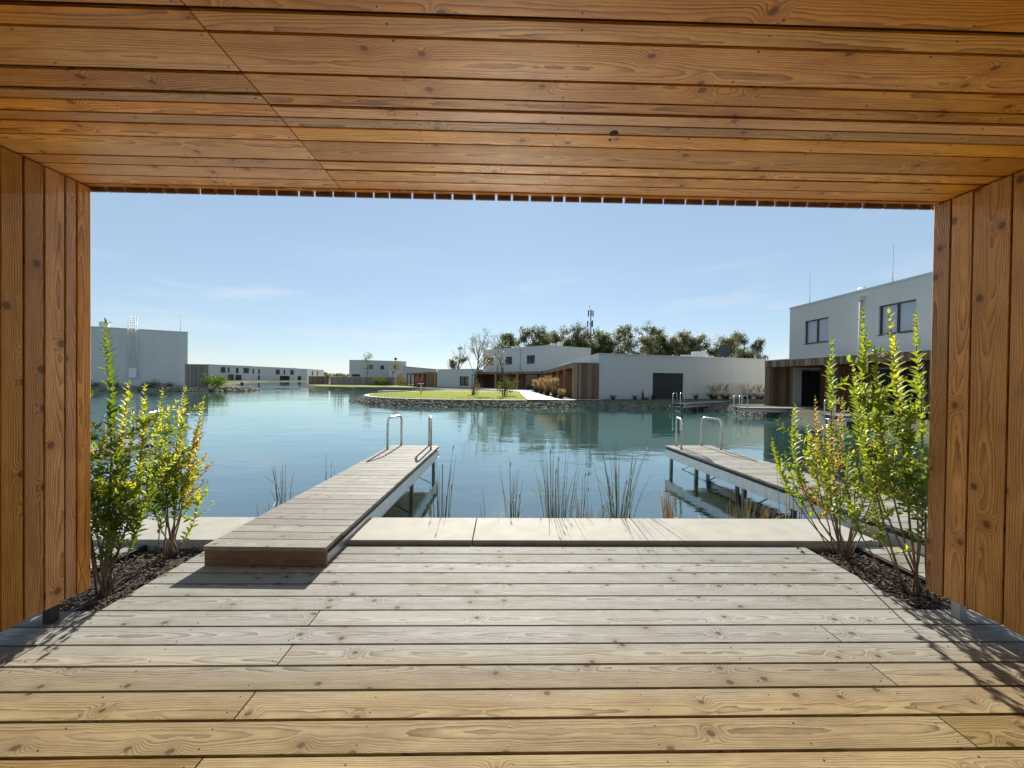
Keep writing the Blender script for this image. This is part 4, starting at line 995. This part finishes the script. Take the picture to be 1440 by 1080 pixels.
places = ['at the left end of the row behind the central house', 'just right of the leftmost one', 'over the left window of the central house', 'over the middle of the central house', 'over the right window of the central house', 'left of the telecom mast, tallest there', 'next left of the telecom mast', 'at the foot of the telecom mast', 'next right of the telecom mast', 'right of the mast above the garage building corner', 'above the garage door, tallest of the row', 'just right of the tallest one', 'left of the roof units', 'behind the roof units', 'behind the dark dish', 'second from the right end of the row', 'at the right end of the row']
for i, (x, y, h, kind) in enumerate(row):
    thin = 'airy' in kind
    tree('deciduous_tree', '%s grey green tree %s' % (kind, places[i]), (x, y, .05), h, 1, 100+i, nleaf=1900 if thin else 7000, lsize=.20 if thin else .33, trunk_r=.2, spread=.34 if thin else .42, first=.4 if thin else .3, group=grpT, airy=.3 if thin else 1.2)
back = [(1.5, 104, 13.5), (9, 106, 14.5), (18, 104, 14.0), (26, 106, 14.5), (36, 104, 14.8), (45, 106, 15.0), (53, 104, 14.4), (61, 106, 13.0)]
bplace = ['behind the middle window of the central house', 'left of the telecom mast and behind the others', 'behind the foot of the telecom mast', 'behind the corner of the garage building', 'behind the garage door', 'behind the roof units', 'behind the dark dish', 'behind the right end of the row']
for i, (x, y, h) in enumerate(back):
    tree('deciduous_tree', 'dusky tree in the back rank, '+bplace[i], (x, y, .05), h, 1, 300+i, nleaf=9000, lsize=.42, trunk_r=.2, spread=.55, first=.2, group=grpT, airy=1.5)
tree('conifer', 'small dark conical tree left of the central house', (-12.6, 100, .05), 6.6, 1, 141, nleaf=1600, lsize=.35, trunk_r=.15, spread=.16, first=.1, airy=2)
tree('young_tree', 'slim young tree with pale bare twigs on the lawn, left one', (-2.6, 33.0, .14), 5.2, 1, 151, 'young_leaf', 700, .11, .06, .42, .40, 3, 'bark', 'young trees on the lawn', 0, tintr=(.3, .9))
tree('young_tree', 'slim young tree above a leafy bush on the lawn, right one', (.05, 30.9, .14), 3.9, 1, 158, 'young_leaf', 300, .10, .045, .16, .45, 2, 'bark', 'young trees on the lawn', 0, tintr=(.3, .8))
for k, (x, y, h) in enumerate(((-2.6, 33.06, 1.9), (.02, 30.96, 1.9))):
    bm = new(); tube(bm, [(x-.09, y, .1), (x-.09, y, h)], .035, 6); tube(bm, [(x+.09, y, .1), (x+.09, y, h)], .035, 6); tube(bm, [(x-.09, y, h-.12), (x+.09, y, h-.12)], .02, 5)
    tag(link('tree_stake', bm, 'bark', loc=(x, y, .1)), 'dark support stakes around the %s young lawn tree' % ('left' if k == 0 else 'right'), 'stake', 'tree stakes')
def bush(name, label, base, h, w, seed, mat, n=900, ls=.10, tintr=(.2, .8), group=None):
    random.seed(seed); t = thing(name, label, 'bush', base, group); sb, fb = new(), new(); B = Vector(base)
    for _ in range(max(10, int(12*w))):
        a = random.random()*6.28; r = w*random.random()**.6; hh = h*random.uniform(.5, 1)*(1-.35*(r/w)**2)
        tip = B+Vector((math.cos(a)*r, math.sin(a)*r, hh)); pts = curve(B+Vector((math.cos(a)*r*.3, math.sin(a)*r*.3, 0)), tip, (0, 0, 0), 5); tube(sb, pts, [.012, .01, .008, .006, .004], 4, cap=False); ct = random.uniform(*tintr)
        for _ in range(n//max(10, int(12*w))):
            f = random.uniform(.3, 1)**.7; c = pts[0].lerp(tip, f)+Vector((random.gauss(0, 1), random.gauss(0, 1), random.gauss(0, 1)))*ls*1.3
            d = Vector((random.uniform(-1, 1), random.uniform(-1, 1), random.uniform(-.2, 1))).normalized(); s = d.orthogonal().normalized(); l = ls*random.uniform(.6, 1.1)*.5
            quad(fb, [c-d*l, c+s*l*.6, c+d*l, c-s*l*.6], tint=clamp01(ct+random.uniform(-.15, .15)))
    link('stems', sb, 'bark', t); link('foliage', fb, mat, t)
    return t
bush('bush', 'loose brownish bush around the right young lawn tree', (.3, 30.8, .14), 1.75, .95, 161, 'young_leaf', 900, .13, (.1, .8))
bush('bush', 'thin yellowish bush at the foot of the left young lawn tree', (-2.5, 33.2, .14), 1.6, .6, 162, 'young_leaf', 260, .12, (.3, .9))
bush('bush', 'dense green bush beside the grey timber screen on the left shore', (-35.0, 47.6, .08), 1.7, 1.5, 163, 'shrub_leaf', 1500, .2, (.0, .3))
bush('red_maple', 'small red leaved tree left of the far porch', (-22.6, 84, .05), 2.9, .9, 164, 'red_leaf', 500, .25, (.2, 1), 'small red trees')
bush('red_maple', 'small red leaved tree in front of the far porch end panel', (-13.9, 63.4, .05), 2.3, .55, 165, 'red_leaf', 420, .2, (.0, .8), 'small red trees')
tree('slim_tree', 'slim dark clumped tree in front of the timber fence', (-26.6, 75.5, .05), 6.3, 1, 171, 'tree_leaf', 500, .25, .07, .12, .3, 2, 'bark', None, .3)
tree('slim_tree', 'slim leafy tree before the right window of the far two storey house', (-21.6, 75.0, .05), 4.8, 1, 172, 'young_leaf', 420, .25, .06, .2, .3, 2, 'bark', None, .3)
for k, (x, y, lab) in enumerate(((-24.8, 75.2, 'left of three brownish bushes before the fence'), (-23.2, 74.6, 'middle of three brownish bushes before the fence'), (-19.6, 73.5, 'right of three brownish bushes, before the far porch'))):
    bush('bush', lab, (x, y, .05), 1.7-.2*k, .9+.3*k, 180+k, 'young_leaf', 420, .28, (.0, .7), 'brownish bushes before the fence')
for k, (s, hh) in enumerate(((1.0, .45), (2.6, .6), (5.4, .5), (6.1, .8), (7.4, .45))):
    p = on(B1a, B1b, s, .05, .7); bush('bush', ['low dark plant at the foot of the blank building, far left', 'low dark plant left of the ladder panel', 'low dark plant right of the ladder panel', 'tallest dark plant at the foot of the blank building', 'low dark plant near the corner of the blank building'][k], p, hh, .5+.2*(k % 2), 190+k, 'tree_leaf', 240, .16, (0, .6), 'dark plants along the blank wall')
bm = new(); random.seed(5)
for k in range(2600):
    x = random.uniform(-150, 60); y = random.uniform(262, 285); hh = 4.2+2.2*noise.noise(Vector((x*.045, 3.3, 0)))+1.2*noise.noise(Vector((x*.2, 8, 0))); z = hh*random.random()**.5
    c = Vector((x, y, max(.3, z))); d = Vector((random.uniform(-1, 1), random.uniform(-1, 1), random.uniform(-.5, .9))).normalized(); s = d.orthogonal().normalized(); l = random.uniform(.6, 1.2)
    quad(bm, [c-d*l, c+s*l*.7, c+d*l, c-s*l*.7], tint=random.random())
tag(link('treeline', bm, 'tree_leaf'), 'low far line of grey green trees at the horizon', 'trees', kind='stuff')
